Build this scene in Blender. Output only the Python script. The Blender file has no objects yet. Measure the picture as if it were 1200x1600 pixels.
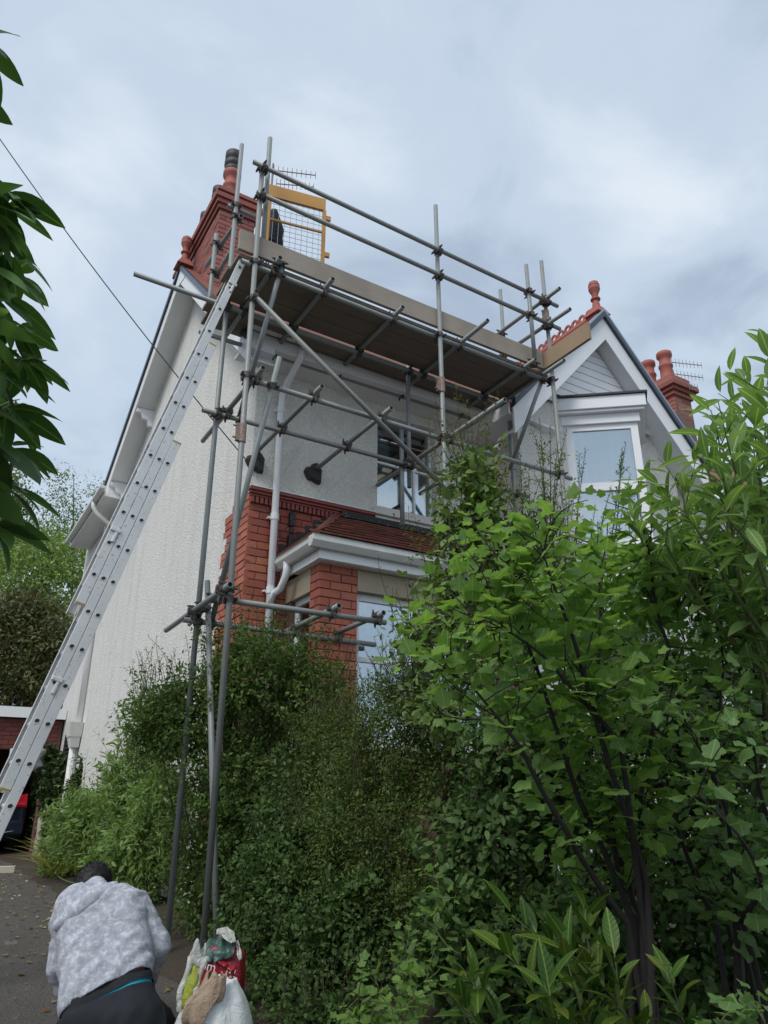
import bpy, bmesh, math, random
import numpy as np
from mathutils import Vector, Matrix, Euler
random.seed(7); RNG = np.random.default_rng(7)
scene = bpy.context.scene
COL = scene.collection
PI = math.pi

# ------------------------------------------------------------------ camera
FPX = 1156.0; PITCH = math.radians(21.4); AZ = math.radians(58.7); CZ = 1.5
cam_d = bpy.data.cameras.new('camera'); cam = bpy.data.objects.new('camera', cam_d); COL.objects.link(cam)
cam.location = (0, 0, CZ)
cam.rotation_euler = (PI/2 + PITCH, 0, -(PI/2 - AZ))
cam_d.sensor_fit = 'VERTICAL'; cam_d.sensor_height = 24.0; cam_d.lens = FPX/1600*24.0
cam_d.clip_start = 0.05; cam_d.clip_end = 2000
scene.camera = cam

# ------------------------------------------------------------------ sky, sun, exposure
SUN_EL = math.radians(50); SUN_DIR = Vector((-0.80, -0.42, 0))          # towards the sun, horizontal part
SUN_DIR.normalize()
world = bpy.data.worlds.new('World'); scene.world = world; world.use_nodes = True
wn = world.node_tree.nodes; wl = world.node_tree.links; wn.clear()
w_out = wn.new('ShaderNodeOutputWorld'); w_bg = wn.new('ShaderNodeBackground')
w_bg.inputs['Strength'].default_value = 0.1
sky = wn.new('ShaderNodeTexSky'); sky.sky_type = 'NISHITA'; sky.sun_disc = False
sky.sun_elevation = SUN_EL; sky.sun_rotation = math.atan2(SUN_DIR.x, SUN_DIR.y)
sky.air_density = 1.0; sky.dust_density = 1.5; sky.ozone_density = 1.5
tc = wn.new('ShaderNodeTexCoord'); sep = wn.new('ShaderNodeSeparateXYZ'); wl.new(tc.outputs['Generated'], sep.inputs[0])
# cloud deck: direction projected on a flat layer
zc = wn.new('ShaderNodeMath'); zc.operation = 'MAXIMUM'; wl.new(sep.outputs['Z'], zc.inputs[0]); zc.inputs[1].default_value = 0.0
za = wn.new('ShaderNodeMath'); za.operation = 'ADD'; wl.new(zc.outputs[0], za.inputs[0]); za.inputs[1].default_value = 0.28
dx = wn.new('ShaderNodeMath'); dx.operation = 'DIVIDE'; wl.new(sep.outputs['X'], dx.inputs[0]); wl.new(za.outputs[0], dx.inputs[1])
dy = wn.new('ShaderNodeMath'); dy.operation = 'DIVIDE'; wl.new(sep.outputs['Y'], dy.inputs[0]); wl.new(za.outputs[0], dy.inputs[1])
cmb = wn.new('ShaderNodeCombineXYZ'); wl.new(dx.outputs[0], cmb.inputs[0]); wl.new(dy.outputs[0], cmb.inputs[1])
def wnoise(scale, detail, rough, dist):
    n = wn.new('ShaderNodeTexNoise'); n.inputs['Scale'].default_value = scale; n.inputs['Detail'].default_value = detail
    n.inputs['Roughness'].default_value = rough; n.inputs['Distortion'].default_value = dist
    wl.new(cmb.outputs[0], n.inputs['Vector']); return n
n1 = wnoise(1.7, 4, 0.5, 0.35); n2 = wnoise(5.0, 7, 0.58, 0.6)
nm = wn.new('ShaderNodeMath'); nm.operation = 'MULTIPLY_ADD'; wl.new(n2.outputs['Fac'], nm.inputs[0]); nm.inputs[1].default_value = 0.35
wl.new(n1.outputs['Fac'], nm.inputs[2])
ramp = wn.new('ShaderNodeValToRGB'); wl.new(nm.outputs[0], ramp.inputs['Fac'])
cr = ramp.color_ramp; cr.interpolation = 'EASE'
cr.elements[0].position = 0.50; cr.elements[0].color = (3.15, 3.85, 4.8, 1)
cr.elements[1].position = 0.86; cr.elements[1].color = (6.0, 6.55, 7.15, 1)
e = cr.elements.new(0.66); e.color = (4.4, 5.2, 6.15, 1)
mixw = wn.new('ShaderNodeMix'); mixw.data_type = 'RGBA'; mixw.inputs['Factor'].default_value = 0.88
wl.new(sky.outputs[0], mixw.inputs['A']); wl.new(ramp.outputs['Color'], mixw.inputs['B'])
wl.new(mixw.outputs['Result'], w_bg.inputs['Color']); wl.new(w_bg.outputs[0], w_out.inputs['Surface'])

sun_d = bpy.data.lights.new('sun', 'SUN'); sun = bpy.data.objects.new('sun', sun_d); COL.objects.link(sun)
sun_d.energy = 1.5; sun_d.angle = math.radians(25); sun_d.color = (1.0, 0.97, 0.92)
sdir = Vector((SUN_DIR.x*math.cos(SUN_EL), SUN_DIR.y*math.cos(SUN_EL), math.sin(SUN_EL)))
sun.rotation_euler = (-sdir).to_track_quat('-Z', 'Y').to_euler(); sun.location = (-10, -10, 20)

scene.view_settings.view_transform = 'Standard'; scene.view_settings.look = 'None'
scene.view_settings.exposure = 0.5; scene.view_settings.gamma = 1.0
scene.cycles.max_bounces = 6; scene.cycles.transparent_max_bounces = 12
scene.cycles.use_denoising = True

# ------------------------------------------------------------------ measured points: a pixel of the 1200x1600 photo on a plane of the place
FH = np.array([math.cos(AZ), math.sin(AZ)]); RH = np.array([math.sin(AZ), -math.cos(AZ)]); CAM = np.array([0, 0, CZ])
def ray(px, py):
    x = (px-600)/FPX; y = (800-py)/FPX
    up = math.sin(PITCH)+math.cos(PITCH)*y; fw = math.cos(PITCH)-math.sin(PITCH)*y
    h = FH*fw+RH*x
    return np.array([h[0], h[1], up])
def atd(px, py, d): return Vector(CAM+ray(px, py)*d)
def atX(px, py, X): r = ray(px, py); return Vector(CAM+r*(X/r[0]))
def atY(px, py, Y): r = ray(px, py); return Vector(CAM+r*(Y/r[1]))
def atZ(px, py, Z): r = ray(px, py); return Vector(CAM+r*((Z-CZ)/r[2]))

# ------------------------------------------------------------------ mesh helpers
class MB:
    def __init__(s): s.v = []; s.f = []; s.m = []
    def add(s, vs, fs, mi=0):
        b = len(s.v); s.v += [tuple(v) for v in vs]; s.f += [tuple(i+b for i in f) for f in fs]; s.m += [mi]*len(fs); return s
    def box(s, x0, x1, y0, y1, z0, z1, mi=0):
        return s.hexa([(x0,y0,z0),(x1,y0,z0),(x1,y1,z0),(x0,y1,z0),(x0,y0,z1),(x1,y0,z1),(x1,y1,z1),(x0,y1,z1)], mi)
    def hexa(s, p, mi=0):
        return s.add(p, [(0,3,2,1),(4,5,6,7),(0,1,5,4),(1,2,6,5),(2,3,7,6),(3,0,4,7)], mi)
    def beam(s, a, b, w, h, up=(0,0,1), mi=0):        # box section w (sideways) x h (along up) from a to b
        a = Vector(a); b = Vector(b); d = (b-a).normalized(); u = Vector(up); sd = d.cross(u).normalized(); u = sd.cross(d).normalized()
        sd = sd*w/2; u = u*h/2
        return s.hexa([a-sd-u, a+sd-u, b+sd-u, b-sd-u, a-sd+u, a+sd+u, b+sd+u, b-sd+u], mi)
    def tube(s, pts, r, n=8, cap=True, mi=0):
        pts = [Vector(p) for p in pts]; rs = r if hasattr(r, '__len__') else [r]*len(pts)
        k = len(pts); prev = None; vs = []
        for i, p in enumerate(pts):
            d = (pts[min(i+1, k-1)]-pts[max(i-1, 0)])
            d = d.normalized() if d.length > 1e-9 else Vector((0,0,1))
            if prev is None:
                t = Vector((0,0,1)) if abs(d.z) < 0.9 else Vector((1,0,0)); u = d.cross(t).normalized()
            else:
                u = (prev-d*prev.dot(d)); u = u.normalized() if u.length > 1e-6 else d.orthogonal().normalized()
            prev = u; w = d.cross(u)
            vs += [p+(u*math.cos(2*PI*j/n)+w*math.sin(2*PI*j/n))*rs[i] for j in range(n)]
        fs = [(i*n+j, i*n+(j+1)%n, (i+1)*n+(j+1)%n, (i+1)*n+j) for i in range(k-1) for j in range(n)]
        if cap: fs += [tuple(range(n))[::-1], tuple(range((k-1)*n, k*n))]
        return s.add(vs, fs, mi)
    def hollow(s, a, b, r, wall=0.0045, n=12, mi=0):   # a straight tube with open ends
        a = Vector(a); b = Vector(b); d = (b-a).normalized(); t = Vector((0,0,1)) if abs(d.z) < 0.9 else Vector((1,0,0))
        u = d.cross(t).normalized(); w = d.cross(u); vs = []
        dep = min(0.08, (b-a).length*0.4)
        for c, rr in ((a+d*dep, r-wall), (a, r-wall), (a, r), (b, r), (b, r-wall), (b-d*dep, r-wall)):
            vs += [c+(u*math.cos(2*PI*j/n)+w*math.sin(2*PI*j/n))*rr for j in range(n)]
        fs = [(i*n+j, i*n+(j+1)%n, (i+1)*n+(j+1)%n, (i+1)*n+j) for i in range(5) for j in range(n)]
        fs += [tuple(range(n))[::-1], tuple(range(5*n, 6*n))]
        return s.add(vs, fs, mi)
    def lathe(s, c, prof, n=16, mi=0, axis=(0,0,1)):
        c = Vector(c); ax = Vector(axis).normalized(); t = Vector((1,0,0)) if abs(ax.x) < 0.9 else Vector((0,1,0))
        u = ax.cross(t).normalized(); w = ax.cross(u); vs = []; k = len(prof)
        for (r, z) in prof: vs += [c+ax*z+(u*math.cos(2*PI*j/n)+w*math.sin(2*PI*j/n))*max(r, 1e-4) for j in range(n)]
        fs = [(i*n+j, i*n+(j+1)%n, (i+1)*n+(j+1)%n, (i+1)*n+j) for i in range(k-1) for j in range(n)]
        fs += [tuple(range(n))[::-1], tuple(range((k-1)*n, k*n))]
        return s.add(vs, fs, mi)
    def prism(s, poly, off, mi=0):                     # 3-D polygon extruded by the vector off
        off = Vector(off); n = len(poly); p = [Vector(q) for q in poly]
        vs = p+[q+off for q in p]
        fs = [tuple(range(n))[::-1], tuple(range(n, 2*n))]+[(i, (i+1)%n, n+(i+1)%n, n+i) for i in range(n)]
        return s.add(vs, fs, mi)
    def mesh(s, name, mats, smooth=False, fix=True):
        me = bpy.data.meshes.new(name); me.from_pydata(s.v, [], s.f)
        for m in (mats if isinstance(mats, (list, tuple)) else [mats]): me.materials.append(m)
        if any(s.m): me.polygons.foreach_set('material_index', s.m)
        if fix:
            bm = bmesh.new(); bm.from_mesh(me); bmesh.ops.recalc_face_normals(bm, faces=bm.faces); bm.to_mesh(me); bm.free()
        if smooth: me.polygons.foreach_set('use_smooth', [True]*len(me.polygons))
        me.update(); return me
    def build(s, name, mats, parent=None, smooth=False, fix=True):
        return put(name, s.mesh(name, mats, smooth, fix), parent)
def put(name, me, parent=None, loc=(0,0,0), rot=None, scale=None):
    o = bpy.data.objects.new(name, me); COL.objects.link(o); o.location = loc
    if rot is not None: o.rotation_euler = rot
    if scale is not None: o.scale = scale
    if parent is not None:
        o.parent = parent
        if parent.type == 'EMPTY': o.matrix_parent_inverse = Matrix.Translation(-Vector(parent.location))
    return o
def tag(o, label=None, cat=None, group=None, kind=None):
    if label: o['label'] = label
    if cat: o['category'] = cat
    if group: o['group'] = group
    if kind: o['kind'] = kind
    return o
def thing(name, label, cat, loc=(0,0,0), group=None):
    o = bpy.data.objects.new(name, None); COL.objects.link(o); o.location = loc; o.empty_display_size = 0.2
    return tag(o, label, cat, group)
def soft(o, w=0.004, seg=2):
    m = o.modifiers.new('bevel', 'BEVEL'); m.width = w; m.segments = seg; m.limit_method = 'ANGLE'; m.angle_limit = math.radians(40); return o

# ------------------------------------------------------------------ materials
class NT:
    def __init__(s, name):
        s.mat = bpy.data.materials.new(name); s.mat.use_nodes = True; s.t = s.mat.node_tree; s.n = s.t.nodes; s.l = s.t.links
        s.b = s.n['Principled BSDF']; s.out = s.n['Material Output']; s.co = None
    def coord(s, kind='Object'):
        if s.co is None: s.co = s.n.new('ShaderNodeTexCoord')
        return s.co.outputs[kind]
    def geo(s, k='Position'): return s.n.new('ShaderNodeNewGeometry').outputs[k]
    def mapping(s, src, scale):
        m = s.n.new('ShaderNodeMapping'); s.l.new(src, m.inputs['Vector']); m.inputs['Scale'].default_value = scale; return m.outputs[0]
    def noise(s, src, scale, detail=4, rough=0.55, dist=0.0):
        n = s.n.new('ShaderNodeTexNoise'); s.l.new(src, n.inputs['Vector']); n.inputs['Scale'].default_value = scale
        n.inputs['Detail'].default_value = detail; n.inputs['Roughness'].default_value = rough; n.inputs['Distortion'].default_value = dist
        return n.outputs['Fac']
    def voro(s, src, scale, feat='F1'):
        n = s.n.new('ShaderNodeTexVoronoi'); n.feature = feat; s.l.new(src, n.inputs['Vector']); n.inputs['Scale'].default_value = scale
        return n.outputs['Distance']
    def ramp(s, fac, stops):
        r = s.n.new('ShaderNodeValToRGB'); s.l.new(fac, r.inputs['Fac']); c = r.color_ramp
        while len(c.elements) < len(stops): c.elements.new(0.5)
        for e, (p, v) in zip(c.elements, stops):
            e.position = p; e.color = (v if hasattr(v, '__len__') else (v, v, v))[:3] + (1,) if hasattr(v, '__len__') else (v, v, v, 1)
        return r.outputs['Color']
    def mix(s, fac, a, b, mode='MIX'):
        m = s.n.new('ShaderNodeMix'); m.data_type = 'RGBA'; m.blend_type = mode
        for k, v in (('Factor', fac), ('A', a), ('B', b)):
            if isinstance(v, (int, float)): m.inputs[k].default_value = v if k == 'Factor' else (v, v, v, 1)
            elif isinstance(v, tuple): m.inputs[k].default_value = v+(1,)
            else: s.l.new(v, m.inputs[k])
        return m.outputs['Result']
    def math(s, op, a, b):
        m = s.n.new('ShaderNodeMath'); m.operation = op
        for i, v in enumerate((a, b)):
            if isinstance(v, (int, float)): m.inputs[i].default_value = v
            else: s.l.new(v, m.inputs[i])
        return m.outputs[0]
    def base(s, v):
        if isinstance(v, tuple): s.b.inputs['Base Color'].default_value = v+(1,)
        else: s.l.new(v, s.b.inputs['Base Color'])
        return s
    def set(s, **k):
        for n, v in k.items():
            i = s.b.inputs[n.replace('_', ' ')]
            if isinstance(v, (int, float, tuple)): i.default_value = v
            else: s.l.new(v, i)
        return s
    def bump(s, h, strength=0.5, dist=0.01):
        b = s.n.new('ShaderNodeBump'); b.inputs['Strength'].default_value = strength; b.inputs['Distance'].default_value = dist
        s.l.new(h, b.inputs['Height']); s.l.new(b.outputs[0], s.b.inputs['Normal']); return s
    def rnd(s):
        oi = s.n.new('ShaderNodeObjectInfo').outputs['Random']; gi = s.n.new('ShaderNodeNewGeometry').outputs['Random Per Island']
        return s.math('FRACT', s.math('ADD', oi, gi), 0.0)
M = {}
def plain(key, col, rough=0.5, metal=0.0, var=0.12, scale=9.0, bump=0.0, bscale=60.0, spec=0.5):
    t = NT(key); p = t.geo()
    n = t.noise(p, scale, 5, 0.6)
    c = t.mix(n, tuple(x*(1-var) for x in col), tuple(min(1, x*(1+var)) for x in col))
    t.base(c).set(Roughness=rough, Metallic=metal); t.b.inputs['Specular IOR Level'].default_value = spec
    if bump: t.bump(t.noise(p, bscale, 3), bump, 0.004)
    M[key] = t.mat; return t.mat

# roughcast render
def roughcast(key, col, dirt, bump, scale):
    t = NT(key); p = t.geo()
    v = t.noise(p, scale, 3, 0.62, 0.4); big = t.noise(p, 0.55, 5, 0.6); sp = t.noise(p, 3.0, 6, 0.65)
    strk = t.noise(t.mapping(p, (2.2, 2.2, 0.16)), 2.0, 5, 0.6)
    d = t.ramp(t.math('MULTIPLY', strk, t.math('ADD', sp, 0.35)), [(0.36, 0.0), (0.62, 1.0)])
    c = t.mix(big, col, tuple(x*0.93 for x in col))
    c = t.mix(t.math('MULTIPLY', d, dirt), c, (0.40, 0.40, 0.36))
    pb = t.voro(p, scale*2.1); c = t.mix(t.ramp(t.math('ADD', t.math('MULTIPLY', v, 0.8), t.math('MULTIPLY', pb, 0.35)), [(0.42, 0.0), (0.66, 1.0)]), c, tuple(x*0.74 for x in col), 'MIX')
    sz_ = t.n.new('ShaderNodeSeparateXYZ'); t.l.new(p, sz_.inputs[0]); splash = t.math('MULTIPLY', t.ramp(t.math('ADD', t.math('MULTIPLY', sz_.outputs[2], 0.3), t.math('MULTIPLY', sp, 0.5)), [(0.35, 0.6), (0.95, 0.0)]), sp)
    c = t.mix(splash, c, (0.25, 0.26, 0.17)); crk = t.voro(t.mapping(p, (1.0, 1.0, 1.0)), 0.9, 'DISTANCE_TO_EDGE'); c = t.mix(t.ramp(t.math('ADD', crk, t.math('MULTIPLY', v, 0.02)), [(0.010, 0.35), (0.018, 0.0)]), c, (0.35, 0.34, 0.31))
    t.base(c).set(Roughness=0.9); t.b.inputs['Specular IOR Level'].default_value = 0.15
    t.bump(v, bump, 0.02); M[key] = t.mat
roughcast('render', (0.85, 0.83, 0.775), 0.48, 0.9, 34.0)
roughcast('render_front', (0.84, 0.82, 0.76), 0.50, 0.8, 30.0)
def brick_mat(key, cols):
    t = NT(key); p = t.geo(); r = t.rnd()
    c = t.ramp(r, [(i/(len(cols)-1), c_) for i, c_ in enumerate(cols)])
    n = t.noise(p, 28, 5, 0.65); c = t.mix(t.ramp(n, [(0.40, 0.0), (0.80, 0.40)]), c, (0.18, 0.07, 0.055))
    s = t.noise(p, 5.5, 6, 0.7); c = t.mix(t.ramp(s, [(0.66, 0.0), (0.76, 0.35)]), c, (0.55, 0.50, 0.46))
    t.base(c).set(Roughness=0.75); t.b.inputs['Specular IOR Level'].default_value = 0.25
    t.bump(n, 0.35, 0.004); M[key] = t.mat
brick_mat('brick', [(0.42, 0.12, 0.075), (0.33, 0.095, 0.065), (0.47, 0.15, 0.09), (0.25, 0.08, 0.06), (0.44, 0.135, 0.085), (0.37, 0.12, 0.085), (0.49, 0.18, 0.11), (0.30, 0.09, 0.065)])
brick_mat('chimney_brick', [(0.36, 0.135, 0.11), (0.28, 0.10, 0.085), (0.42, 0.17, 0.13), (0.20, 0.08, 0.07), (0.33, 0.125, 0.10)])
brick_mat('dark_brick', [(0.16, 0.05, 0.045), (0.20, 0.065, 0.055), (0.13, 0.045, 0.04)])
plain('mortar', (0.15, 0.075, 0.06), 0.95, var=0.3, scale=30)
plain('chimney_mortar', (0.17, 0.11, 0.095), 0.95, var=0.3, scale=30)
plain('terracotta', (0.33, 0.10, 0.075), 0.7, var=0.25, scale=14, bump=0.2)
plain('red_moulding', (0.25, 0.062, 0.05), 0.65, var=0.25, scale=22, bump=0.15)
brick_mat('roof_tile', [(0.22, 0.085, 0.06), (0.17, 0.066, 0.05), (0.26, 0.10, 0.07), (0.14, 0.058, 0.046)])
plain('white_paint', (0.78, 0.79, 0.79), 0.4, var=0.04, scale=5)
plain('upvc', (0.80, 0.81, 0.82), 0.3, var=0.03, scale=4)
plain('old_white', (0.66, 0.66, 0.62), 0.55, var=0.12, scale=7)
plain('dark_trim', (0.035, 0.055, 0.085), 0.35, var=0.2)
plain('trim_edge', (0.30, 0.36, 0.44), 0.35, var=0.1)
plain('lead', (0.035, 0.036, 0.038), 0.6, var=0.4, scale=25)
t = NT('flashing_worn'); p = t.geo(); n = t.noise(p, 16, 6, 0.7)
t.base(t.ramp(n, [(0.60, (0.03, 0.032, 0.033)), (0.66, (0.45, 0.45, 0.43))])).set(Roughness=0.8); M['flashing_worn'] = t.mat
plain('stone', (0.37, 0.31, 0.22), 0.85, var=0.18, scale=6, bump=0.25)
plain('sill', (0.66, 0.65, 0.60), 0.8, var=0.1, scale=5, bump=0.1)
plain('black_plastic', (0.018, 0.018, 0.02), 0.5)
plain('cable', (0.03, 0.03, 0.04), 0.6)
plain('aerial', (0.20, 0.17, 0.17), 0.5, metal=0.5)
# galvanised scaffold tube
t = NT('galvanised'); p = t.geo(); n = t.noise(p, 7, 6, 0.65); n2 = t.noise(p, 60, 3); r = t.rnd()
c = t.mix(n, (0.17, 0.20, 0.198), (0.31, 0.335, 0.33)); c = t.mix(t.ramp(n2, [(0.60, 0.0), (0.75, 0.5)]), c, (0.20, 0.19, 0.175))
c = t.mix(t.math('MULTIPLY', r, 0.45), c, (0.23, 0.205, 0.18)); sp_ = t.noise(p, 22, 5, 0.7, 0.6); c = t.mix(t.ramp(sp_, [(0.64, 0.0), (0.70, 0.65)]), c, (0.42, 0.41, 0.39)); ru = t.noise(p, 11, 5, 0.7); c = t.mix(t.ramp(ru, [(0.62, 0.0), (0.74, 0.6)]), c, (0.16, 0.085, 0.05)); t.base(c).set(Metallic=0.25, Roughness=0.55); t.bump(n2, 0.15, 0.002); M['galvanised'] = t.mat
t = NT('coupler_steel'); p = t.geo(); n = t.noise(p, 35, 5, 0.7)
t.base(t.ramp(n, [(0.35, (0.05, 0.05, 0.055)), (0.6, (0.12, 0.10, 0.09)), (0.75, (0.20, 0.11, 0.07))])).set(Metallic=0.4, Roughness=0.65); M['coupler'] = t.mat
t = NT('rust_sleeve'); p = t.geo(); n = t.noise(p, 40, 5, 0.7)
t.base(t.ramp(n, [(0.35, (0.20, 0.115, 0.085)), (0.65, (0.33, 0.26, 0.22))])).set(Metallic=0.2, Roughness=0.7); M['sleeve'] = t.mat
# boards
def board_mat(key, a, b, axis=(1.2, 26, 26)):
    t = NT(key); p = t.geo(); m = t.mapping(p, axis); g = t.noise(m, 2.2, 6, 0.65, 0.5); big = t.noise(p, 2.5, 4); r = t.rnd()
    c = t.mix(g, a, b); c = t.mix(t.ramp(big, [(0.4, 0.0), (0.75, 0.45)]), c, tuple(x*0.6 for x in a)); c = t.mix(t.math('MULTIPLY', r, 0.35), c, tuple(x*0.75 for x in b))
    t.base(c).set(Roughness=0.85); t.b.inputs['Specular IOR Level'].default_value = 0.2; t.bump(g, 0.3, 0.004); M[key] = t.mat
board_mat('board', (0.15, 0.128, 0.108), (0.26, 0.228, 0.195))
board_mat('toe_board', (0.27, 0.232, 0.19), (0.42, 0.365, 0.305))
board_mat('board_y', (0.30, 0.215, 0.14), (0.42, 0.31, 0.21), (26, 1.2, 26))
# ladder aluminium with paint spots and scuffs
t = NT('ladder_aluminium'); p = t.geo(); n = t.noise(p, 4, 5, 0.6); s = t.noise(p, 30, 4, 0.65); s2 = t.noise(p, 55, 2, 0.5)
c = t.mix(n, (0.50, 0.50, 0.49), (0.70, 0.70, 0.685)); up = t.n.new('ShaderNodeSeparateXYZ'); t.l.new(p, up.inputs[0])
c = t.mix(t.ramp(s, [(0.60, 0.0), (0.68, 0.7)]), c, (0.30, 0.28, 0.25)); c = t.mix(t.ramp(s2, [(0.70, 0.0), (0.73, 0.9)]), c, (0.10, 0.095, 0.09))
t.base(c).set(Metallic=0.35, Roughness=0.5); M['aluminium'] = t.mat
plain('rung_shade', (0.02, 0.02, 0.02), 0.8)
plain('yellow_paint', (0.52, 0.27, 0.07), 0.5, var=0.15, scale=12)
plain('yellow_cap', (0.36, 0.27, 0.07), 0.7, var=0.4, scale=40)
plain('wire', (0.16, 0.19, 0.22), 0.5, metal=0.5)
# glass
def glass(key, tint, fac):
    t = NT(key); t.n.remove(t.b); g = t.n.new('ShaderNodeBsdfGlossy'); g.inputs['Roughness'].default_value = 0.015; g.inputs['Color'].default_value = (0.92, 0.96, 1, 1)
    tr = t.n.new('ShaderNodeBsdfTransparent'); tr.inputs['Color'].default_value = tint+(1,)
    mx = t.n.new('ShaderNodeMixShader'); lw = t.n.new('ShaderNodeLayerWeight'); lw.inputs['Blend'].default_value = 0.35
    a = t.math('ADD', t.math('MULTIPLY', lw.outputs['Fresnel'], 0.8), fac); t.l.new(a, mx.inputs[0]); t.l.new(tr.outputs[0], mx.inputs[1]); t.l.new(g.outputs[0], mx.inputs[2])
    t.l.new(mx.outputs[0], t.out.inputs['Surface']); M[key] = t.mat
glass('glass', (0.75, 0.86, 0.88), 0.34)
glass('car_glass', (0.1, 0.1, 0.12), 0.1)
plain('curtain', (0.62, 0.70, 0.72), 0.9, var=0.08, scale=14)
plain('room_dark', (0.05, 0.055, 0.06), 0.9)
# ground
t = NT('driveway'); p = t.geo(); big = t.noise(p, 1.3, 6, 0.65); st = t.noise(p, 60, 4, 0.7); pat = t.noise(t.mapping(p, (1.6, 0.8, 1)), 4.5, 6, 0.7, 0.8)
c = t.mix(big, (0.075, 0.066, 0.056), (0.155, 0.138, 0.118)); c = t.mix(t.ramp(st, [(0.54, 0.0), (0.68, 0.7)]), c, (0.22, 0.20, 0.17)); mo = t.noise(p, 2.6, 5, 0.7); c = t.mix(t.ramp(mo, [(0.55, 0.0), (0.72, 0.55)]), c, (0.045, 0.05, 0.028))
c = t.mix(t.ramp(pat, [(0.63, 0.0), (0.70, 0.6)]), c, (0.27, 0.24, 0.20)); t.base(c).set(Roughness=0.9)
t.bump(t.math('ADD', st, t.math('MULTIPLY', pat, 1.5)), 1.0, 0.035); M['driveway'] = t.mat
t = NT('soil'); p = t.geo(); n = t.noise(p, 9, 6, 0.7); n2 = t.noise(p, 70, 3)
t.base(t.mix(n, (0.03, 0.022, 0.015), (0.09, 0.065, 0.042))).set(Roughness=0.95); t.bump(n2, 0.8, 0.03); M['soil'] = t.mat
# ================================================================== GROUND
GY = [(-40, -6.0), (-6, -1.0), (0, 0.0), (3, 0.28), (5, 0.42), (8, 0.50), (17, 0.55), (30, 0.8), (60, 4.0), (300, 10)]
def gz(y):
    for (a, za_), (b, zb) in zip(GY, GY[1:]):
        if y <= b:
            return za_+(zb-za_)*max(0.0, (y-a))/(b-a)
    return GY[-1][1]
def bank(x, y):                                        # the garden bed is a little higher than the drive and humpy
    t_ = min(1.0, max(0.0, (x-1.75)/0.9)); return gz(y)+0.10*t_+0.05*t_*math.sin(x*2.1+1)*math.cos(y*1.7)
xs = [-300, -120, -50, -20, -10, -6] + [-4+0.5*i for i in range(33)] + [15, 20, 35, 80, 300]
ys = [-40, -15, -6, -3] + [-1+0.5*i for i in range(40)] + [20, 24, 30, 45, 60, 120, 300]
g = MB(); nx = len(xs)
g.v = [(x, y, bank(x, y)-0.004) for y in ys for x in xs]
g.f = [(j*nx+i, j*nx+i+1, (j+1)*nx+i+1, (j+1)*nx+i) for j in range(len(ys)-1) for i in range(nx-1)]; g.m = [0]*len(g.f)
tag(g.build('ground', M['soil'], smooth=True), kind='structure')
g = MB(); dyl = [-4+0.4*i for i in range(56)]
dxs = [-4.5, -3, -2, -1, -0.4, 0.2, 0.8, 1.3, 1.72]
for y in dyl:
    for i, x in enumerate(dxs):
        e = 0.05*math.sin(y*3.1)+0.03*math.sin(y*7.7) if i == len(dxs)-1 else 0
        g.v.append((x+e, y, gz(y)+0.012))
n_ = len(dxs); g.f = [(j*n_+i, j*n_+i+1, (j+1)*n_+i+1, (j+1)*n_+i) for j in range(len(dyl)-1) for i in range(n_-1)]; g.m = [0]*len(g.f)
tag(g.build('driveway', M['driveway'], smooth=True), kind='structure')

# ================================================================== HOUSE
XG, YF = 2.53, 6.90
house = thing('house', 'white roughcast house with red brick trim and two gables behind the scaffold', 'house', (XG, YF, 0.4))
_bm = {}
def brick_mesh(L, H, mat, D=0.05, ch=0.004):
    k = (round(L, 3), round(H, 3), mat)
    if k not in _bm:
        b = MB(); h = L/2; z = H/2
        b.add([(-h, -D+ch, -z), (h, -D+ch, -z), (h, -D+ch, z), (-h, -D+ch, z), (-h+ch, -D, -z+ch), (h-ch, -D, -z+ch), (h-ch, -D, z-ch), (-h+ch, -D, z-ch),
               (-h, 0, -z), (h, 0, -z), (h, 0, z), (-h, 0, z)],
              [(4,5,6,7), (0,1,5,4), (1,2,6,5), (2,3,7,6), (3,0,4,7), (0,8,9,1), (1,9,10,2), (2,10,11,3), (3,11,8,0)])
        _bm[k] = b.mesh('brick', M[mat], fix=False)
    return _bm[k]
def bricks(parent, org, rz, L, H, course=0.083, bl=0.245, mat='brick', proud=0.008, ragged=None, skip=None, joint=0.009):
    """courses of single bricks on the plane through org; local x runs along the wall, local -y looks outward"""
    c, s = math.cos(rz), math.sin(rz); n = int(round(H/course)); org = Vector(org)
    for k in range(n):
        x = 0.0; off = (k % 2)*0.5; first = True
        lo, hi = (0.0, L) if ragged is None else ragged(k)
        x = lo
        while x < hi-0.02:
            w = bl*(0.5 if (first and off) else 1.0)
            if hi-(x+w) < 0.05: w = hi-x
            w = min(w, hi-x); first = False
            w_ = max(0.05, round((w-joint)/0.005)*0.005)
            cx = x+w/2; out = proud+random.uniform(-0.0025, 0.0025)
            lx, ly = cx, 0.05-out-0.002
            bp = org+Vector((lx*c-ly*s, lx*s+ly*c, (k+0.5)*course)); x += w
            if skip and skip(bp): continue
            put('brick', brick_mesh(w_, course-joint, mat), parent, bp, (0, 0, rz+random.uniform(-0.006, 0.006)))
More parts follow.
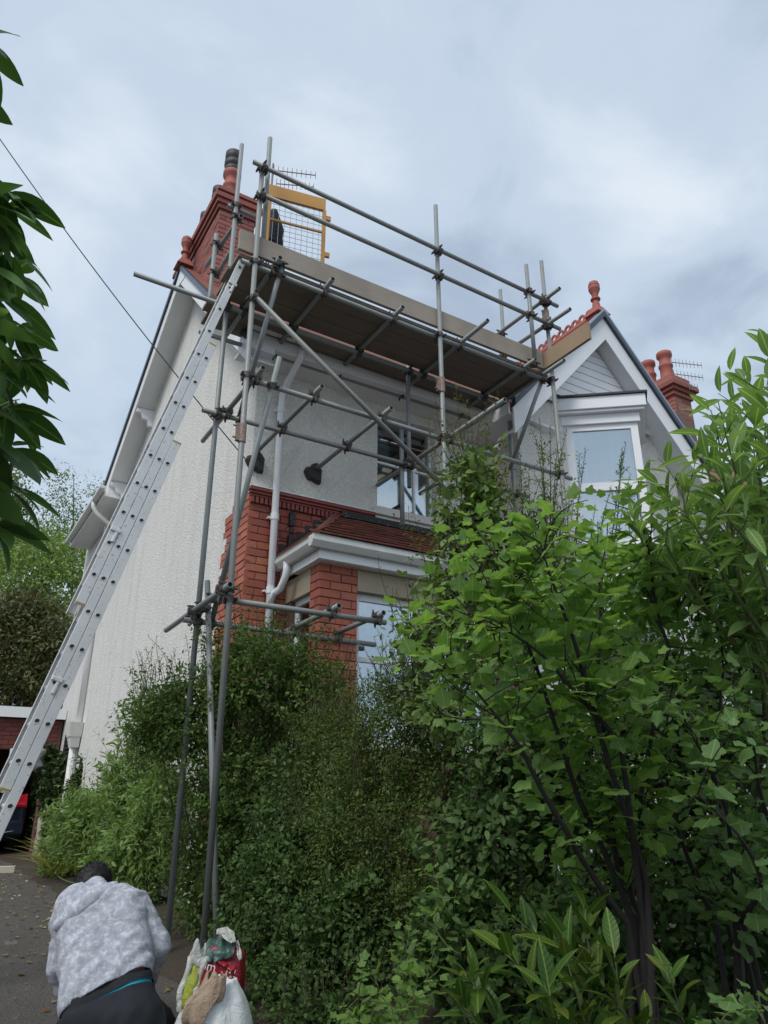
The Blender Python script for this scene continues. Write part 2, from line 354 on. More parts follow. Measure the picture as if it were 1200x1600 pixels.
# ---- gable wall (faces the drive)
gw = MB()
poly = [(XG, 17.2, 0.2), (XG, 17.2, 7.0), (XG, 13.75, 7.0), (XG, 9.88, 9.24), (XG, 6.9, 6.25), (XG, 6.9, 4.56)]
C0 = 0.083; zz = 4.56; k = 0
tooth = [7.40, 7.62, 7.60, 7.64, 7.53, 7.56, 7.66, 7.67, 7.58, 7.69, 7.70, 7.60, 7.62, 7.70, 7.66, 7.58, 7.68, 7.70, 7.62, 7.66, 7.60, 7.68, 7.66, 7.64]
for i, y in enumerate(tooth):
    poly += [(XG, y, zz), (XG, y, zz-C0)]; zz -= C0
QB = zz
poly += [(XG, 7.66, 0.2)]
gw.prism(poly, (0.25, 0, 0)); gable_wall = gw.build('gable_wall', M['render'], house)
core = MB().box(XG+0.012, XG+0.25, 6.935, 7.76, 0.2, 4.56); qc = core.build('quoin_core', M['mortar'], house)
bricks(qc, (XG+0.012, 6.9+0.80, QB), -PI/2, 0.8, C0*24, ragged=lambda k: (7.70-tooth[23-k]+0.004, 0.80), proud=0.010)
# ---- front wall, rendered upper storey
fw = MB(); T = 0.26
fw.box(XG+0.002, 4.10, YF-0.003, YF+T, 4.60, 6.25).box(4.10, 4.96, YF-0.003, YF+T, 5.95, 6.25).box(4.96, 5.86, YF-0.003, YF+T, 1.0, 6.25).box(4.10, 4.96, YF-0.003, YF+T, 4.40, 4.60)
front_wall = fw.build('front_wall', M['render_front'], house)
bc = MB().box(XG+0.012, 4.96, YF+0.014, YF+T, 0.4, 4.597); brick_core = bc.build('brick_wall', M['mortar'], house)
bricks(brick_core, (XG+0.004, YF+0.014, 4.44-C0*9), 0, 1.52, C0*9, proud=0.010)
bricks(brick_core, (XG+0.004, YF+0.014, 4.44-C0*23), 0, 0.62, C0*14, proud=0.010)
# moulded brick cornice with dentils
cn = MB()
cn.box(XG-0.02, 4.035, YF-0.075, YF+0.01, 4.565, 4.60).box(XG-0.01, 4.025, YF-0.055, YF+0.01, 4.535, 4.563).box(XG, 4.015, YF-0.035, YF+0.01, 4.51, 4.533)
cornice = cn.build('brick_cornice', M['red_moulding'], house); soft(cornice, 0.008)
dm = MB().box(-0.017, 0.017, -0.03, 0.012, -0.033, 0.033).mesh('dentil', M['red_moulding'])
for i in range(29): put('dentil', dm, cornice, (XG+0.03+i*0.0515, YF-0.002, 4.474))
MB().box(XG-0.02, 4.035, YF-0.08, YF, 4.602, 4.612).build('cornice_flashing', M['white_paint'], cornice)
# ---- upstairs window
win = MB().box(4.10, 4.96, YF+0.10, YF+0.15, 4.70, 4.745).box(4.10, 4.96, YF+0.10, YF+0.15, 5.91, 5.95).box(4.10, 4.13, YF+0.10, YF+0.15, 4.745, 5.91).box(4.93, 4.96, YF+0.10, YF+0.15, 4.745, 5.91)
win = win.box(4.13, 4.93, YF+0.098, YF+0.15, 5.335, 5.362).box(4.685, 4.71, YF+0.099, YF+0.15, 4.745, 5.335).build('window', M['upvc'], house); soft(win, 0.004)
for a, b, c_, d in ((4.13, 4.93, 5.362, 5.91), (4.13, 4.685, 4.745, 5.335), (4.71, 4.93, 4.745, 5.335)):
    MB().box(a, b, YF+0.12, YF+0.128, c_, d).build('pane', M['glass'], win)
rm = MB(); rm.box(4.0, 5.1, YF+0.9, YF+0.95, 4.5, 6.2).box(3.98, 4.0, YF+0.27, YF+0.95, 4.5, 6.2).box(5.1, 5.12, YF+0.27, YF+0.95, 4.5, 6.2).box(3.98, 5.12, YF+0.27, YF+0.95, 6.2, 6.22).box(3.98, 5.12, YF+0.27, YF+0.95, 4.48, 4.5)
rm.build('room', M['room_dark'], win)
cu = MB()
for a, b in ((4.12, 4.40), (4.70, 4.95)):
    n = 14; vs = []
    for i in range(n+1):
        x = a+(b-a)*i/n; y = YF+0.22+0.012*math.sin(i*2.2)
        vs += [(x, y, 4.66), (x, y, 5.9)]
    cu.add(vs, [(2*i, 2*i+2, 2*i+3, 2*i+1) for i in range(n)])
cu.build('curtain', M['curtain'], win, smooth=True)
sl = MB().box(4.04, 5.02, YF-0.07, YF+0.10, 4.60, 4.70).box(4.06, 5.0, YF-0.03, YF, 4.47, 4.598).build('sill', M['sill'], win); soft(sl, 0.008)
# ---- eaves of the main front
ev = MB(); ev.box(2.24, 5.62, 6.48, 6.90, 6.085, 6.105).box(2.24, 5.62, 6.455, 6.48, 6.07, 6.34)
ev.build('soffit', M['white_paint'], house)
gut = MB(); prof = [(-0.055, 0.0), (-0.05, -0.035), (-0.03, -0.055), (0.03, -0.055), (0.05, -0.035), (0.055, 0.0)]
gut.prism([(2.22, 6.395+y, 6.27+z) for y, z in prof], (3.40, 0, 0)); gut.build('gutter', M['upvc'], house)
# ---- roofs
TILE = M['roof_tile']
rf = MB(); r0, r1, r2 = (6.50, 6.29), (9.88, 9.50), (14.0, 7.14)
def slab(a, b, th=0.09): return [(2.24, a[0], a[1]), (2.24, b[0], b[1]), (2.24, b[0], b[1]-th), (2.24, a[0], a[1]-th)]
rf.prism(slab(r0, r1), (11.5, 0, 0)).prism(slab(r1, r2), (11.5, 0, 0))
rf.prism([(2.10, 13.9, 6.99), (5.5, 13.9, 9.0), (5.5, 13.9, 8.94), (2.10, 13.9, 6.93)], (0, 3.0, 0))
roof = rf.build('roof', TILE, house)
# verge: barge board, soffit, dark dry verge
def verge(pts, x_out, x_in, depth, name='bargeboard'):
    b = MB(); s_ = MB(); tr = MB(); te = MB()
    for (a, c) in zip(pts, pts[1:]):
        b.prism([(x_out, a[0], a[1]), (x_out, c[0], c[1]), (x_out, c[0], c[1]-depth), (x_out, a[0], a[1]-depth)], (0.03, 0, 0))
        s_.prism([(x_out+0.03, a[0], a[1]-depth+0.03), (x_out+0.03, c[0], c[1]-depth+0.03), (x_out+0.03, c[0], c[1]-depth+0.045), (x_out+0.03, a[0], a[1]-depth+0.045)], (x_in-x_out-0.03, 0, 0))
        tr.prism([(x_out-0.035, a[0], a[1]+0.10), (x_out-0.035, c[0], c[1]+0.10), (x_out-0.035, c[0], c[1]+0.005), (x_out-0.035, a[0], a[1]+0.005)], (0.05, 0, 0))
    o = b.build(name, M['white_paint'], house); s_.build('verge_soffit', M['white_paint'], o); tr.build('verge_trim', M['dark_trim'], o); return o
bb = verge([(13.98, 7.08), (9.88, 9.42)], 2.21, XG, 0.25)
bb2 = verge([(9.879, 9.42), (6.42, 6.06)], 2.209, XG, 0.25)
MB().prism([(2.205, 9.55, 9.03), (2.205, 10.12, 9.14), (2.205, 9.88, 9.41), (2.205, 9.55, 9.10)], (-0.004, 0, 0)).build('apex_plate', M['white_paint'], bb)
MB().box(2.206, XG, 6.43, 6.60, 5.99, 6.08).build('eaves_box', M['white_paint'], bb2)
MB().prism([(2.212, 13.62, 6.84), (2.212, 14.0, 6.84), (2.212, 14.0, 7.06), (2.212, 13.62, 7.24)], (0.32, 0, 0)).build('eaves_box', M['white_paint'], bb)
for (y, z) in ((12.05, 7.95), (13.55, 7.10)):
    b = MB(); pr = [(0, 0.0), (0.30, 0.0), (0.30, -0.07), (0.22, -0.09), (0.18, -0.18), (0.10, -0.20), (0.07, -0.30), (0, -0.32)]
    b.prism([(XG+0.002-u_, y-0.05, z+w_) for u_, w_ in pr], (0, 0.10, 0)); soft(b.build('bracket', M['white_paint'], bb), 0.006)
# rear eaves gutter along the drive
rg = MB(); rg.prism([(2.06+y, 13.2, 6.86+z) for y, z in prof], (0, 3.6, 0)); rg.build('gutter', M['old_white'], house)
MB().box(2.12, 2.15, 13.4, 16.85, 6.74, 6.92).box(2.15, XG, 13.4, 16.85, 6.74, 6.755).build('fascia', M['white_paint'], house)
def pipe(name, pts, r, mat, parent): return MB().tube(pts, r, 12).build(name, mat, parent, smooth=True)
pipe('downpipe', [(2.06, 14.0, 6.82), (2.06, 14.0, 6.72), (2.12, 13.98, 6.60), (2.36, 13.95, 6.42), (2.46, 13.94, 6.34), (2.47, 13.94, 6.2), (2.47, 14.55, 3.0)][:6]+[(2.47, 13.94, 5.9)], 0.045, M['old_white'], house)
dp = pipe('downpipe', [(2.465, 14.66, 6.6), (2.465, 14.66, 2.80)], 0.05, M['white_paint'], house)
MB().lathe((2.465, 14.66, 4.95), [(0.052, -0.03), (0.06, -0.03), (0.06, 0.03), (0.052, 0.03)], 12).build('pipe_collar', M['white_paint'], dp, smooth=True)
hp = MB().hexa([(2.33, 14.50, 2.58), (XG-0.01, 14.50, 2.58), (XG-0.01, 14.86, 2.58), (2.33, 14.86, 2.58), (2.29, 14.44, 2.82), (XG-0.01, 14.44, 2.82), (XG-0.01, 14.92, 2.82), (2.29, 14.92, 2.82)])
hp.hexa([(2.38, 14.56, 2.40), (XG-0.02, 14.56, 2.40), (XG-0.02, 14.80, 2.40), (2.38, 14.80, 2.40), (2.34, 14.51, 2.578), (XG-0.02, 14.51, 2.578), (XG-0.02, 14.85, 2.578), (2.34, 14.85, 2.578)])
hop = hp.build('hopper', M['old_white'], dp)
pipe('lower_pipe', [(2.44, 14.68, 2.42), (2.44, 14.68, 0.5)], 0.06, M['old_white'], dp)
vt = MB()
for i in range(5): vt.hexa([(2.47, 15.15, 2.28+i*0.075), (2.52, 15.15, 2.31+i*0.075), (2.52, 15.75, 2.31+i*0.075), (2.47, 15.75, 2.28+i*0.075), (2.47, 15.15, 2.30+i*0.075), (2.52, 15.15, 2.33+i*0.075), (2.52, 15.75, 2.33+i*0.075), (2.47, 15.75, 2.30+i*0.075)])
vt.box(2.45, 2.52, 15.10, 15.15, 2.22, 2.70).box(2.45, 2.52, 15.75, 15.80, 2.22, 2.70).box(2.515, 2.525, 15.15, 15.75, 2.24, 2.68)
vt.build('louvre_vent', M['lead'], house)
# ---- chimney on the gable
cx0, cx1, cy0, cy1 = 2.43, 3.0, 8.80, 10.90; CB, CT = 8.30, 9.90
roofz = lambda y: 9.46-0.96*(9.88-y) if y < 9.88 else 9.46-0.57*(y-9.88)
ch = MB().prism([(cx0+0.01, cy0+0.01, roofz(cy0)-0.03), (cx0+0.01, 9.88, 9.44), (cx0+0.01, cy1, roofz(cy1)-0.03), (cx0+0.01, cy1, CT), (cx0+0.01, cy0+0.01, CT)], (cx1-cx0-0.01, 0, 0)).build('chimney', M['chimney_mortar'], house)
bricks(ch, (cx0+0.01, cy1, CB), -PI/2, cy1-cy0, CT-CB, mat='chimney_brick', bl=0.235, proud=0.008, skip=lambda b: b.z < roofz(b.y)-0.02)
bricks(ch, (cx0, cy0+0.01, CB), 0, cx1-cx0, CT-CB, mat='chimney_brick', bl=0.235, proud=0.008)
cap = MB()
for (o_, a, b) in ((0.03, 0.0, 0.075), (0.065, 0.078, 0.15), (0.10, 0.153, 0.235), (0.04, 0.238, 0.31), (0.07, 0.313, 0.38)):
    cap.box(cx0-o_, cx1+o_, cy0-o_, cy1+o_, CT+a, CT+b)
capo = cap.build('chimney_cap', M['chimney_brick'], ch); soft(capo, 0.008)
MB().box(cx0-0.02, cx1+0.02, cy0-0.02, cy1+0.02, CT+0.383, CT+0.43).build('flaunching', M['chimney_mortar'], ch)
PZ = CT+0.40
def pot(parent, x, y, z, s=1.0, cowl=True):
    p = MB(); p.lathe((x, y, z), [(0.136*s, 0*s), (0.136*s, 0.05*s), (0.112*s, 0.09*s), (0.102*s, 0.30*s), (0.119*s, 0.32*s), (0.119*s, 0.36*s), (0.099*s, 0.38*s), (0.095*s, 0.50*s), (0.129*s, 0.53*s), (0.129*s, 0.60*s), (0.102*s, 0.62*s), (0.082*s, 0.60*s), (0.082*s, 0.2*s)], 20)
    po = p.build('chimney_pot', M['terracotta'], parent, smooth=True)
    if cowl:
        q = MB(); q.lathe((x, y, z), [(0.088*s, 0.60*s), (0.116*s, 0.62*s), (0.116*s, 0.68*s), (0.102*s, 0.68*s), (0.102*s, 0.70*s), (0.126*s, 0.72*s), (0.126*s, 0.80*s), (0.102*s, 0.80*s), (0.102*s, 0.83*s), (0.122*s, 0.85*s), (0.122*s, 0.96*s), (0.068*s, 1.0*s)], 20)
        q.build('cowl', M['lead'], po, smooth=True)
    return po
pot(ch, 2.66, 9.10, PZ, 1.12); pot(ch, 2.66, 9.75, PZ-0.02, 0.95); pot(ch, 2.66, 10.40, PZ-0.02, 0.92, True)
ld = MB()
for i in range(9):
    y = 8.82+i*0.12; z = 8.45+i*0.105
    ld.box(cx0-0.013, cx0, y, y+0.118, z-0.14, z+0.0)
ld.build('stepped_flashing', M['lead'], ch)
def finial(x, y, z, s=1.0):
    f = MB(); f.hexa([(x-0.16*s, y-0.16*s, z-0.12*s), (x+0.16*s, y-0.16*s, z-0.12*s), (x+0.16*s, y+0.16*s, z-0.12*s), (x-0.16*s, y+0.16*s, z-0.12*s), (x-0.08*s, y-0.08*s, z+0.06*s), (x+0.08*s, y-0.08*s, z+0.06*s), (x+0.08*s, y+0.08*s, z+0.06*s), (x-0.08*s, y+0.08*s, z+0.06*s)])
    f.lathe((x, y, z), [(0.075*s, 0.05*s), (0.06*s, 0.16*s), (0.05*s, 0.20*s), (0.085*s, 0.22*s), (0.085*s, 0.25*s), (0.05*s, 0.27*s), (0.06*s, 0.34*s), (0.10*s, 0.44*s), (0.095*s, 0.50*s), (0.10*s, 0.51*s), (0.085*s, 0.58*s), (0.02*s, 0.63*s)], 18)
    return f.build('finial', M['terracotta'], roof, smooth=False)
soft(finial(2.25, 9.88, 9.56, 0.86), 0.01)
er = MB().box(8.8, 13.6, YF, YF+T, 0.6, 6.25).build('front_wall', M['render_front'], house)
# ---- projecting wing with its front gable
WX0, WX1, WXC, WY = 5.82, 8.86, 7.32, 6.30; WR, WE = 8.05, 6.10
ww = MB(); ww.prism([(WX0, WY, 0.6), (WX1, WY, 0.6), (WX1, WY, WE+0.12), (WXC, WY, WR-0.30), (WX0, WY, WE+0.12)], (0, 0.24, 0))
ww.box(WX0-0.002, WX0+0.24, WY+0.24, YF+0.02, 0.6, WE+0.1)
wing = ww.build('wing_wall', M['render_front'], house)
sl_ = (WR-WE)/(WXC-5.52)
wr = MB()
for sg in (-1, 1):
    a = (WXC, WR); b = (WXC+sg*1.86, WR-1.86*sl_)
    wr.prism([(a[0], 6.0, a[1]), (b[0], 6.0, b[1]), (b[0], 6.0, b[1]-0.08), (a[0], 6.0, a[1]-0.08)], (0, 2.9, 0))
wroof = wr.build('wing_roof', TILE, house)
for sg in (-1, 1):
    L_ = 1.84; a = Vector((WXC, 5.97, WR-0.06)); b = Vector((WXC+sg*L_, 5.97, WR-0.06-L_*sl_)); dn = Vector((0, 0, -0.36))
    bo = MB().prism([a, b, b+dn, a+dn], (0, 0.03, 0)).build('bargeboard', M['white_paint'], house)
    MB().prism([a+Vector((0, 0.03, -0.33)), b+Vector((0, 0.03, -0.33)), b+Vector((0, 0.03, -0.31)), a+Vector((0, 0.03, -0.31))], (0, 0.30, 0)).build('verge_soffit', M['white_paint'], bo)
    u0 = Vector((0, -0.045, 0.01)); u1 = Vector((0, -0.045, 0.105))
    MB().prism([a+u0, b+u0, b+u1, a+u1], (0, 0.06, 0)).build('verge_trim', M['dark_trim'], bo)
    MB().prism([a+u1+Vector((0, 0, 0.002)), b+u1+Vector((0, 0, 0.002)), b+u1+Vector((0, 0, 0.04)), a+u1+Vector((0, 0, 0.04))], (0, 0.09, 0)).build('verge_edge', M['trim_edge'], bo)
# eaves return on the left of the wing
MB().box(5.455, WX0, 6.005, 6.88, 5.915, 5.93).box(5.43, 5.455, 6.005, 6.88, 5.915, 6.06).build('eaves_return', M['white_paint'], house)
# boarding in the gable head
zb = 6.60
while zb < 7.55:
    h = 0.125; half = (WR-0.42-zb)/sl_; half2 = (WR-0.42-(zb+h))/sl_
    if half2 < 0.02: half2 = 0.02
    MB().prism([(WXC-half, 6.20, zb), (WXC+half, 6.20, zb), (WXC+half2, 6.20, zb+h-0.012), (WXC-half2, 6.20, zb+h-0.012)], (0, 0.03, 0)).build('gable_board', M['upvc'], wing)
    zb += h
MB().prism([(WXC-1.3, 6.235, 6.5), (WXC+1.3, 6.235, 6.5), (WXC+0.05, 6.235, 7.65), (WXC-0.05, 6.235, 7.65)], (0, 0.02, 0)).build('board_backing', M['old_white'], wing)
# crested ridge
rt = MB(); rt.tube([(0, -0.072, 0.0), (0, 0.072, 0.0)], 0.10, 10)
for i in range(12):
    a0, a1 = 2*PI*i/12, 2*PI*(i+1)/12
    q = lambda a, r: (r*math.cos(a), 0.155+r*math.sin(a))
    p = [q(a0, 0.034), q(a1, 0.034), q(a1, 0.070), q(a0, 0.070)]
    rt.hexa([(-0.012, p[0][0], p[0][1]), (-0.012, p[1][0], p[1][1]), (-0.012, p[2][0], p[2][1]), (-0.012, p[3][0], p[3][1]), (0.012, p[0][0], p[0][1]), (0.012, p[1][0], p[1][1]), (0.012, p[2][0], p[2][1]), (0.012, p[3][0], p[3][1])])
rtm = rt.mesh('ridge_tile', M['terracotta'])
for i in range(16): put('ridge_tile', rtm, wroof, (WXC, 6.06+0.147*i, WR+0.0))
f2 = finial(WXC, 6.06, WR+0.12, 0.85); f2.parent = wroof; soft(f2, 0.008)
# triangular oriel
PL, PK, PR_ = Vector((6.46, 6.30, 0)), Vector((7.41, 5.52, 0)), Vector((8.30, 6.30, 0))
def inset(d):
    c = Vector((7.39, 6.30, 0)); k_ = 1-d/0.60
    return [c+(p_-c)*k_ for p_ in (PL, PK, PR_)]
def tri(d, z0, z1): return [v+Vector((0, 0, z0)) for v in inset(d)], (0, 0, z1-z0)
orl = MB()
for d, a, b in ((0.0, 6.38, 6.56), (0.03, 6.34, 6.38), (0.10, 6.20, 6.34)): orl.prism(*tri(d, a, b))
oriel = orl.build('oriel_window', M['upvc'], house); soft(oriel, 0.008)
MB().prism(*tri(-0.03, 6.562, 6.59)).build('oriel_roof', M['lead'], oriel)
body = MB(); bl_, bk_, br_ = inset(0.14)
def face(mb, a, b, s0, s1, z0, z1, dep=0.05, out=0.0):
    d = (b-a); nrm = Vector((d.y, -d.x, 0)).normalized(); p0 = a+d*s0+nrm*out; p1 = a+d*s1+nrm*out
    mb.hexa([p0+Vector((0,0,z0)), p1+Vector((0,0,z0)), p1-nrm*dep+Vector((0,0,z0)), p0-nrm*dep+Vector((0,0,z0)), p0+Vector((0,0,z1)), p1+Vector((0,0,z1)), p1-nrm*dep+Vector((0,0,z1)), p0-nrm*dep+Vector((0,0,z1))])
gl = MB()
for (a, b) in ((bl_, bk_), (bk_, br_)):
    face(body, a, b, 0, 0.10, 4.5, 6.2); face(body, a, b, 0.90, 1.0, 4.5, 6.2)
    face(body, a, b, 0.10, 0.90, 6.12, 6.2); face(body, a, b, 0.10, 0.90, 5.28, 5.36, 0.05, 0.004); face(body, a, b, 0.10, 0.90, 4.5, 4.58)
    face(body, a, b, 0.10, 0.90, 5.24, 5.28, 0.05, 0.012)
    for z0, z1 in ((5.36, 6.12), (4.58, 5.24)):
        g1 = MB(); face(g1, a, b, 0.10, 0.90, z0, z1, 0.008, -0.02); g1.build('pane', M['glass'], oriel)
body.prism(*tri(0.10, 4.38, 4.498)).prism(*tri(0.16, 3.4, 4.378))
body.build('frame', M['upvc'], oriel)
cc = MB()
for (a, b) in ((bl_, bk_), (bk_, br_)):
    d = b-a; nrm = Vector((d.y, -d.x, 0)).normalized(); n = 30; vs = []
    for i in range(n+1):
        q = a+d*(0.12+0.76*i/n)-nrm*(0.10+0.004*math.sin(i*1.3)); vs += [q+Vector((0, 0, 4.55)), q+Vector((0, 0, 6.15))]
    cc.add(vs, [(2*i, 2*i+2, 2*i+3, 2*i+1) for i in range(n)])
cc.build('net_curtain', M['curtain'], oriel, smooth=True)
pipe('waste_pipe', [(6.5, 6.22, 6.05), (6.32, 6.20, 6.03), (6.2, 6.24, 6.06), (6.0, 6.26, 6.10)], 0.03, M['upvc'], oriel)
# ---- ground floor bay with hipped tile roof
BX0, BX1, BY = 3.00, 5.45, 6.12
bay = MB().box(BX0, BX1, BY+0.012, YF+0.01, 0.5, 1.9).build('bay_window', M['mortar'], house)
MB().box(BX0+0.01, BX0+0.42, BY+0.012, BY+0.20, 1.9, 3.64).build('pier', M['mortar'], bay)
pier = bay.children[-1] if bay.children else bay
bricks(pier, (BX0+0.002, BY+0.012, 3.64-C0*20), 0, 0.42, C0*20, proud=0.01, bl=0.235)
bricks(pier, (BX0+0.012, BY+0.20, 3.64-C0*20), -PI/2, 0.20, C0*20, proud=0.01, bl=0.22)
MB().box(BX1-0.42, BX1-0.01, BY+0.012, BY+0.20, 1.9, 3.64).build('pier', M['mortar'], bay)
MB().box(BX0, BX0+0.16, BY+0.20, YF, 3.40, 3.63).build('lintel', M['stone'], bay); MB().box(BX0+0.42, BX1-0.42, BY, BY+0.16, 3.42, 3.63).build('lintel', M['stone'], bay)
for l in bay.children[-2:]: soft(l, 0.01)
bf = MB(); y0, y1 = BY+0.09, BY+0.14
bf.box(3.42, 3.49, y0, y1, 1.95, 3.42).box(3.49, 5.02, y0, y1, 3.35, 3.42).box(4.2, 4.27, y0, y1, 1.95, 3.35).box(3.49, 5.02, y0, y1, 2.75, 2.80).box(3.49, 5.02, y0, y1, 1.95, 2.02)
bf.box(BX0+0.06, BX0+0.11, BY+0.20, BY+0.26, 1.95, 3.40).box(BX0+0.06, BX0+0.11, 6.72, 6.78, 1.95, 3.40).box(BX0+0.06, BX0+0.11, BY+0.26, 6.72, 3.34, 3.40).box(BX0+0.06, BX0+0.11, BY+0.26, 6.72, 1.95, 2.01)
bfo = bf.build('frame', M['upvc'], bay); soft(bfo, 0.005)
MB().box(BX0+0.01, BX0+0.16, 6.78, YF, 1.9, 3.40).build('reveal', M['mortar'], bay)
for b_ in ((3.49, 4.2, y0+0.02, y0+0.028, 2.80, 3.35), (4.27, 5.02, y0+0.02, y0+0.028, 2.80, 3.35), (3.49, 4.2, y0+0.02, y0+0.028, 2.02, 2.75), (4.27, 5.02, y0+0.02, y0+0.028, 2.02, 2.75), (BX0+0.08, BX0+0.088, BY+0.26, 6.72, 2.01, 3.34)):
    MB().box(*b_).build('pane', M['glass'], bay)
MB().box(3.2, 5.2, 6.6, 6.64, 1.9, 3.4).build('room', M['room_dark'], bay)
cu = MB(); n = 40; vs = []
for i in range(n+1):
    x = 3.5+1.5*i/n; y = BY+0.24+0.02*math.sin(i*1.7); vs += [(x, y, 1.95), (x, y, 3.4)]
cu.add(vs, [(2*i, 2*i+2, 2*i+3, 2*i+1) for i in range(n)]); cu.build('curtain', M['curtain'], bay, smooth=True)
# fascia, soffit, gutter of the bay
E0x, E0y, EZ = 2.93, 5.99, 3.80
fb = MB().box(E0x, BX1+0.1, E0y, E0y+0.025, 3.64, EZ).box(E0x, E0x+0.025, E0y+0.025, YF, 3.64, EZ).box(E0x+0.025, BX1+0.1, E0y+0.025, YF-0.3, 3.636, 3.65)
fb.build('fascia', M['white_paint'], bay)
def gutter_run(mb, a, b, out):
    a = Vector(a); b = Vector(b); out = Vector(out); pr = [(0.0, 0.055), (0.0, -0.03), (0.02, -0.055), (0.06, -0.055), (0.09, -0.02), (0.105, 0.0), (0.105, 0.05), (0.12, 0.055)]
    mb.prism([a+out*u_+Vector((0, 0, w_)) for u_, w_ in pr], b-a)
gb = MB(); gutter_run(gb, (E0x-0.121, E0y-0.001, EZ-0.02), (BX1+0.1, E0y-0.001, EZ-0.02), (0, -1, 0)); gutter_run(gb, (E0x-0.001, YF-0.02, EZ-0.02), (E0x-0.001, E0y, EZ-0.02), (-1, 0, 0))
gbo = gb.build('gutter', M['old_white'], bay); soft(gbo, 0.008)
# front downpipe from the eaves, with the bay's branch
DX = 2.80
dpf = pipe('downpipe', [(2.84, 6.42, 6.14), (2.84, 6.44, 6.06), (2.82, 6.70, 5.90), (DX, 6.80, 5.76), (DX, 6.825, 5.6), (DX, 6.825, 0.6)], 0.038, M['upvc'], house)
pipe('branch', [(E0x-0.055, 6.62, 3.76), (E0x-0.055, 6.62, 3.66), (E0x-0.06, 6.63, 3.60), (DX+0.06, 6.72, 3.50), (DX+0.02, 6.80, 3.46), (DX, 6.82, 3.36)], 0.036, M['upvc'], dpf)
for z in (5.58, 4.30, 3.50):
    MB().lathe((DX, 6.825, z), [(0.039, -0.035), (0.046, -0.035), (0.046, 0.035), (0.039, 0.035)], 12).box(DX-0.06, DX+0.06, 6.86, 6.90, z-0.01, z+0.01).build('pipe_clip', M['upvc'], dpf)
# tiles of the bay roof, one by one
RT = (YF-0.01, 4.465); hipx = 3.56
base = MB()
base.add([(E0x-0.06, E0y-0.06, EZ+0.03), (BX1+0.15, E0y-0.06, EZ+0.03), (BX1+0.15, RT[0], RT[1]-0.02), (hipx, RT[0], RT[1]-0.02)], [(0,1,2,3)]).add([(E0x-0.06, E0y-0.06, EZ+0.03), (hipx, RT[0], RT[1]-0.02), (E0x-0.06, RT[0], EZ+0.03)], [(0,1,2)])
broof = base.build('bay_roof', TILE, bay)
rows = 8; p0 = Vector((0, E0y-0.08, EZ+0.045)); p1 = Vector((0, RT[0], RT[1]))
sdir_ = (p1-p0).normalized(); sl_len = (p1-p0).length; ang = math.atan2(p1.z-p0.z, p1.y-p0.y)
tmeshes = []
for w_ in (0.160, 0.1605, 0.08): tmeshes.append(MB().hexa([(-w_/2, 0, 0.010), (w_/2, 0, 0.010), (w_/2, 0.17, 0), (-w_/2, 0.17, 0), (-w_/2, 0, 0.028), (w_/2, 0, 0.028), (w_/2, 0.17, 0.012), (-w_/2, 0.17, 0.012)]).mesh('roof_tile', TILE))
for r_ in range(rows):
    s_ = r_*sl_len/rows; q = p0+sdir_*s_; xh = E0x-0.08+(hipx-E0x+0.08)*(s_/sl_len)
    x = xh+0.08+(0.08 if r_ % 2 else 0)
    while x < BX1+0.1:
        put('roof_tile', tmeshes[random.randrange(2)], broof, (x, q.y, q.z+0.012+random.uniform(-0.001, 0.003)), (ang-0.13, random.uniform(-0.01, 0.01), random.uniform(-0.006, 0.006))); x += 0.162
ang2 = math.atan2(RT[1]-EZ-0.045, hipx-(E0x-0.08))
for r_ in range(8):
    f_ = r_/8; xq = E0x-0.08+(hipx-E0x+0.08)*f_; zq = EZ+0.045+(RT[1]-EZ-0.045)*f_; yh = E0y-0.08+(RT[0]-E0y+0.08)*f_
    y = yh+0.08+(0.08 if r_ % 2 else 0)
    while y < RT[0]:
        put('roof_tile', tmeshes[random.randrange(2)], broof, (xq, y, zq+0.012), (ang2-0.12, 0, -PI/2)); y += 0.162
hp_ = MB(); a = Vector((E0x-0.07, E0y-0.07, EZ+0.06)); b = Vector((hipx, RT[0], RT[1]+0.03))
hp_.tube([a, b], 0.03, 8); hp_.build('hip_ridge', TILE, broof)
# stepped lead and worn flashing against the wall
sf = MB()
for i in range(7):
    x = E0x-0.02+i*0.094; z = EZ+0.14+i*0.088
    sf.box(x, x+0.096, YF-0.006, YF+0.002, z-0.02, z+0.10)
sf.box(E0x+0.62, E0x+0.74, YF-0.012, YF+0.002, 4.42, 4.54); sf.build('stepped_flashing', M['lead'], bay)
MB().hexa([(3.60, YF-0.09, 4.465), (5.4, YF-0.09, 4.465), (5.4, YF-0.004, 4.465), (3.60, YF-0.004, 4.465), (3.60, YF-0.075, 4.545), (5.4, YF-0.075, 4.545), (5.4, YF-0.004, 4.545), (3.60, YF-0.004, 4.545)]).build('flashing', M['flashing_worn'], bay)
# junction boxes of the phone line
jb = MB().box(2.99, 3.05, YF-0.05, YF, 4.25, 4.41).lathe((3.02, YF-0.03, 4.22), [(0.012, -0.06), (0.022, -0.05), (0.022, -0.01), (0.012, 0.03)], 10).box(2.985, 3.055, YF-0.06, YF, 4.0, 4.15); soft(jb.build('junction_box', M['black_plastic'], house), 0.006)
cab = MB().tube([(3.0, YF-0.01, 4.08), (2.9, YF-0.008, 4.08), (2.87, YF-0.008, 4.05), (2.86, YF-0.008, 3.5), (2.86, YF-0.008, 2.6)], 0.006, 6).tube([(3.02, YF-0.02, 4.41), (2.99, 6.6, 4.36), (2.95, 6.89, 4.2)], 0.004, 6); cab.build('wall_cable', M['cable'], house)
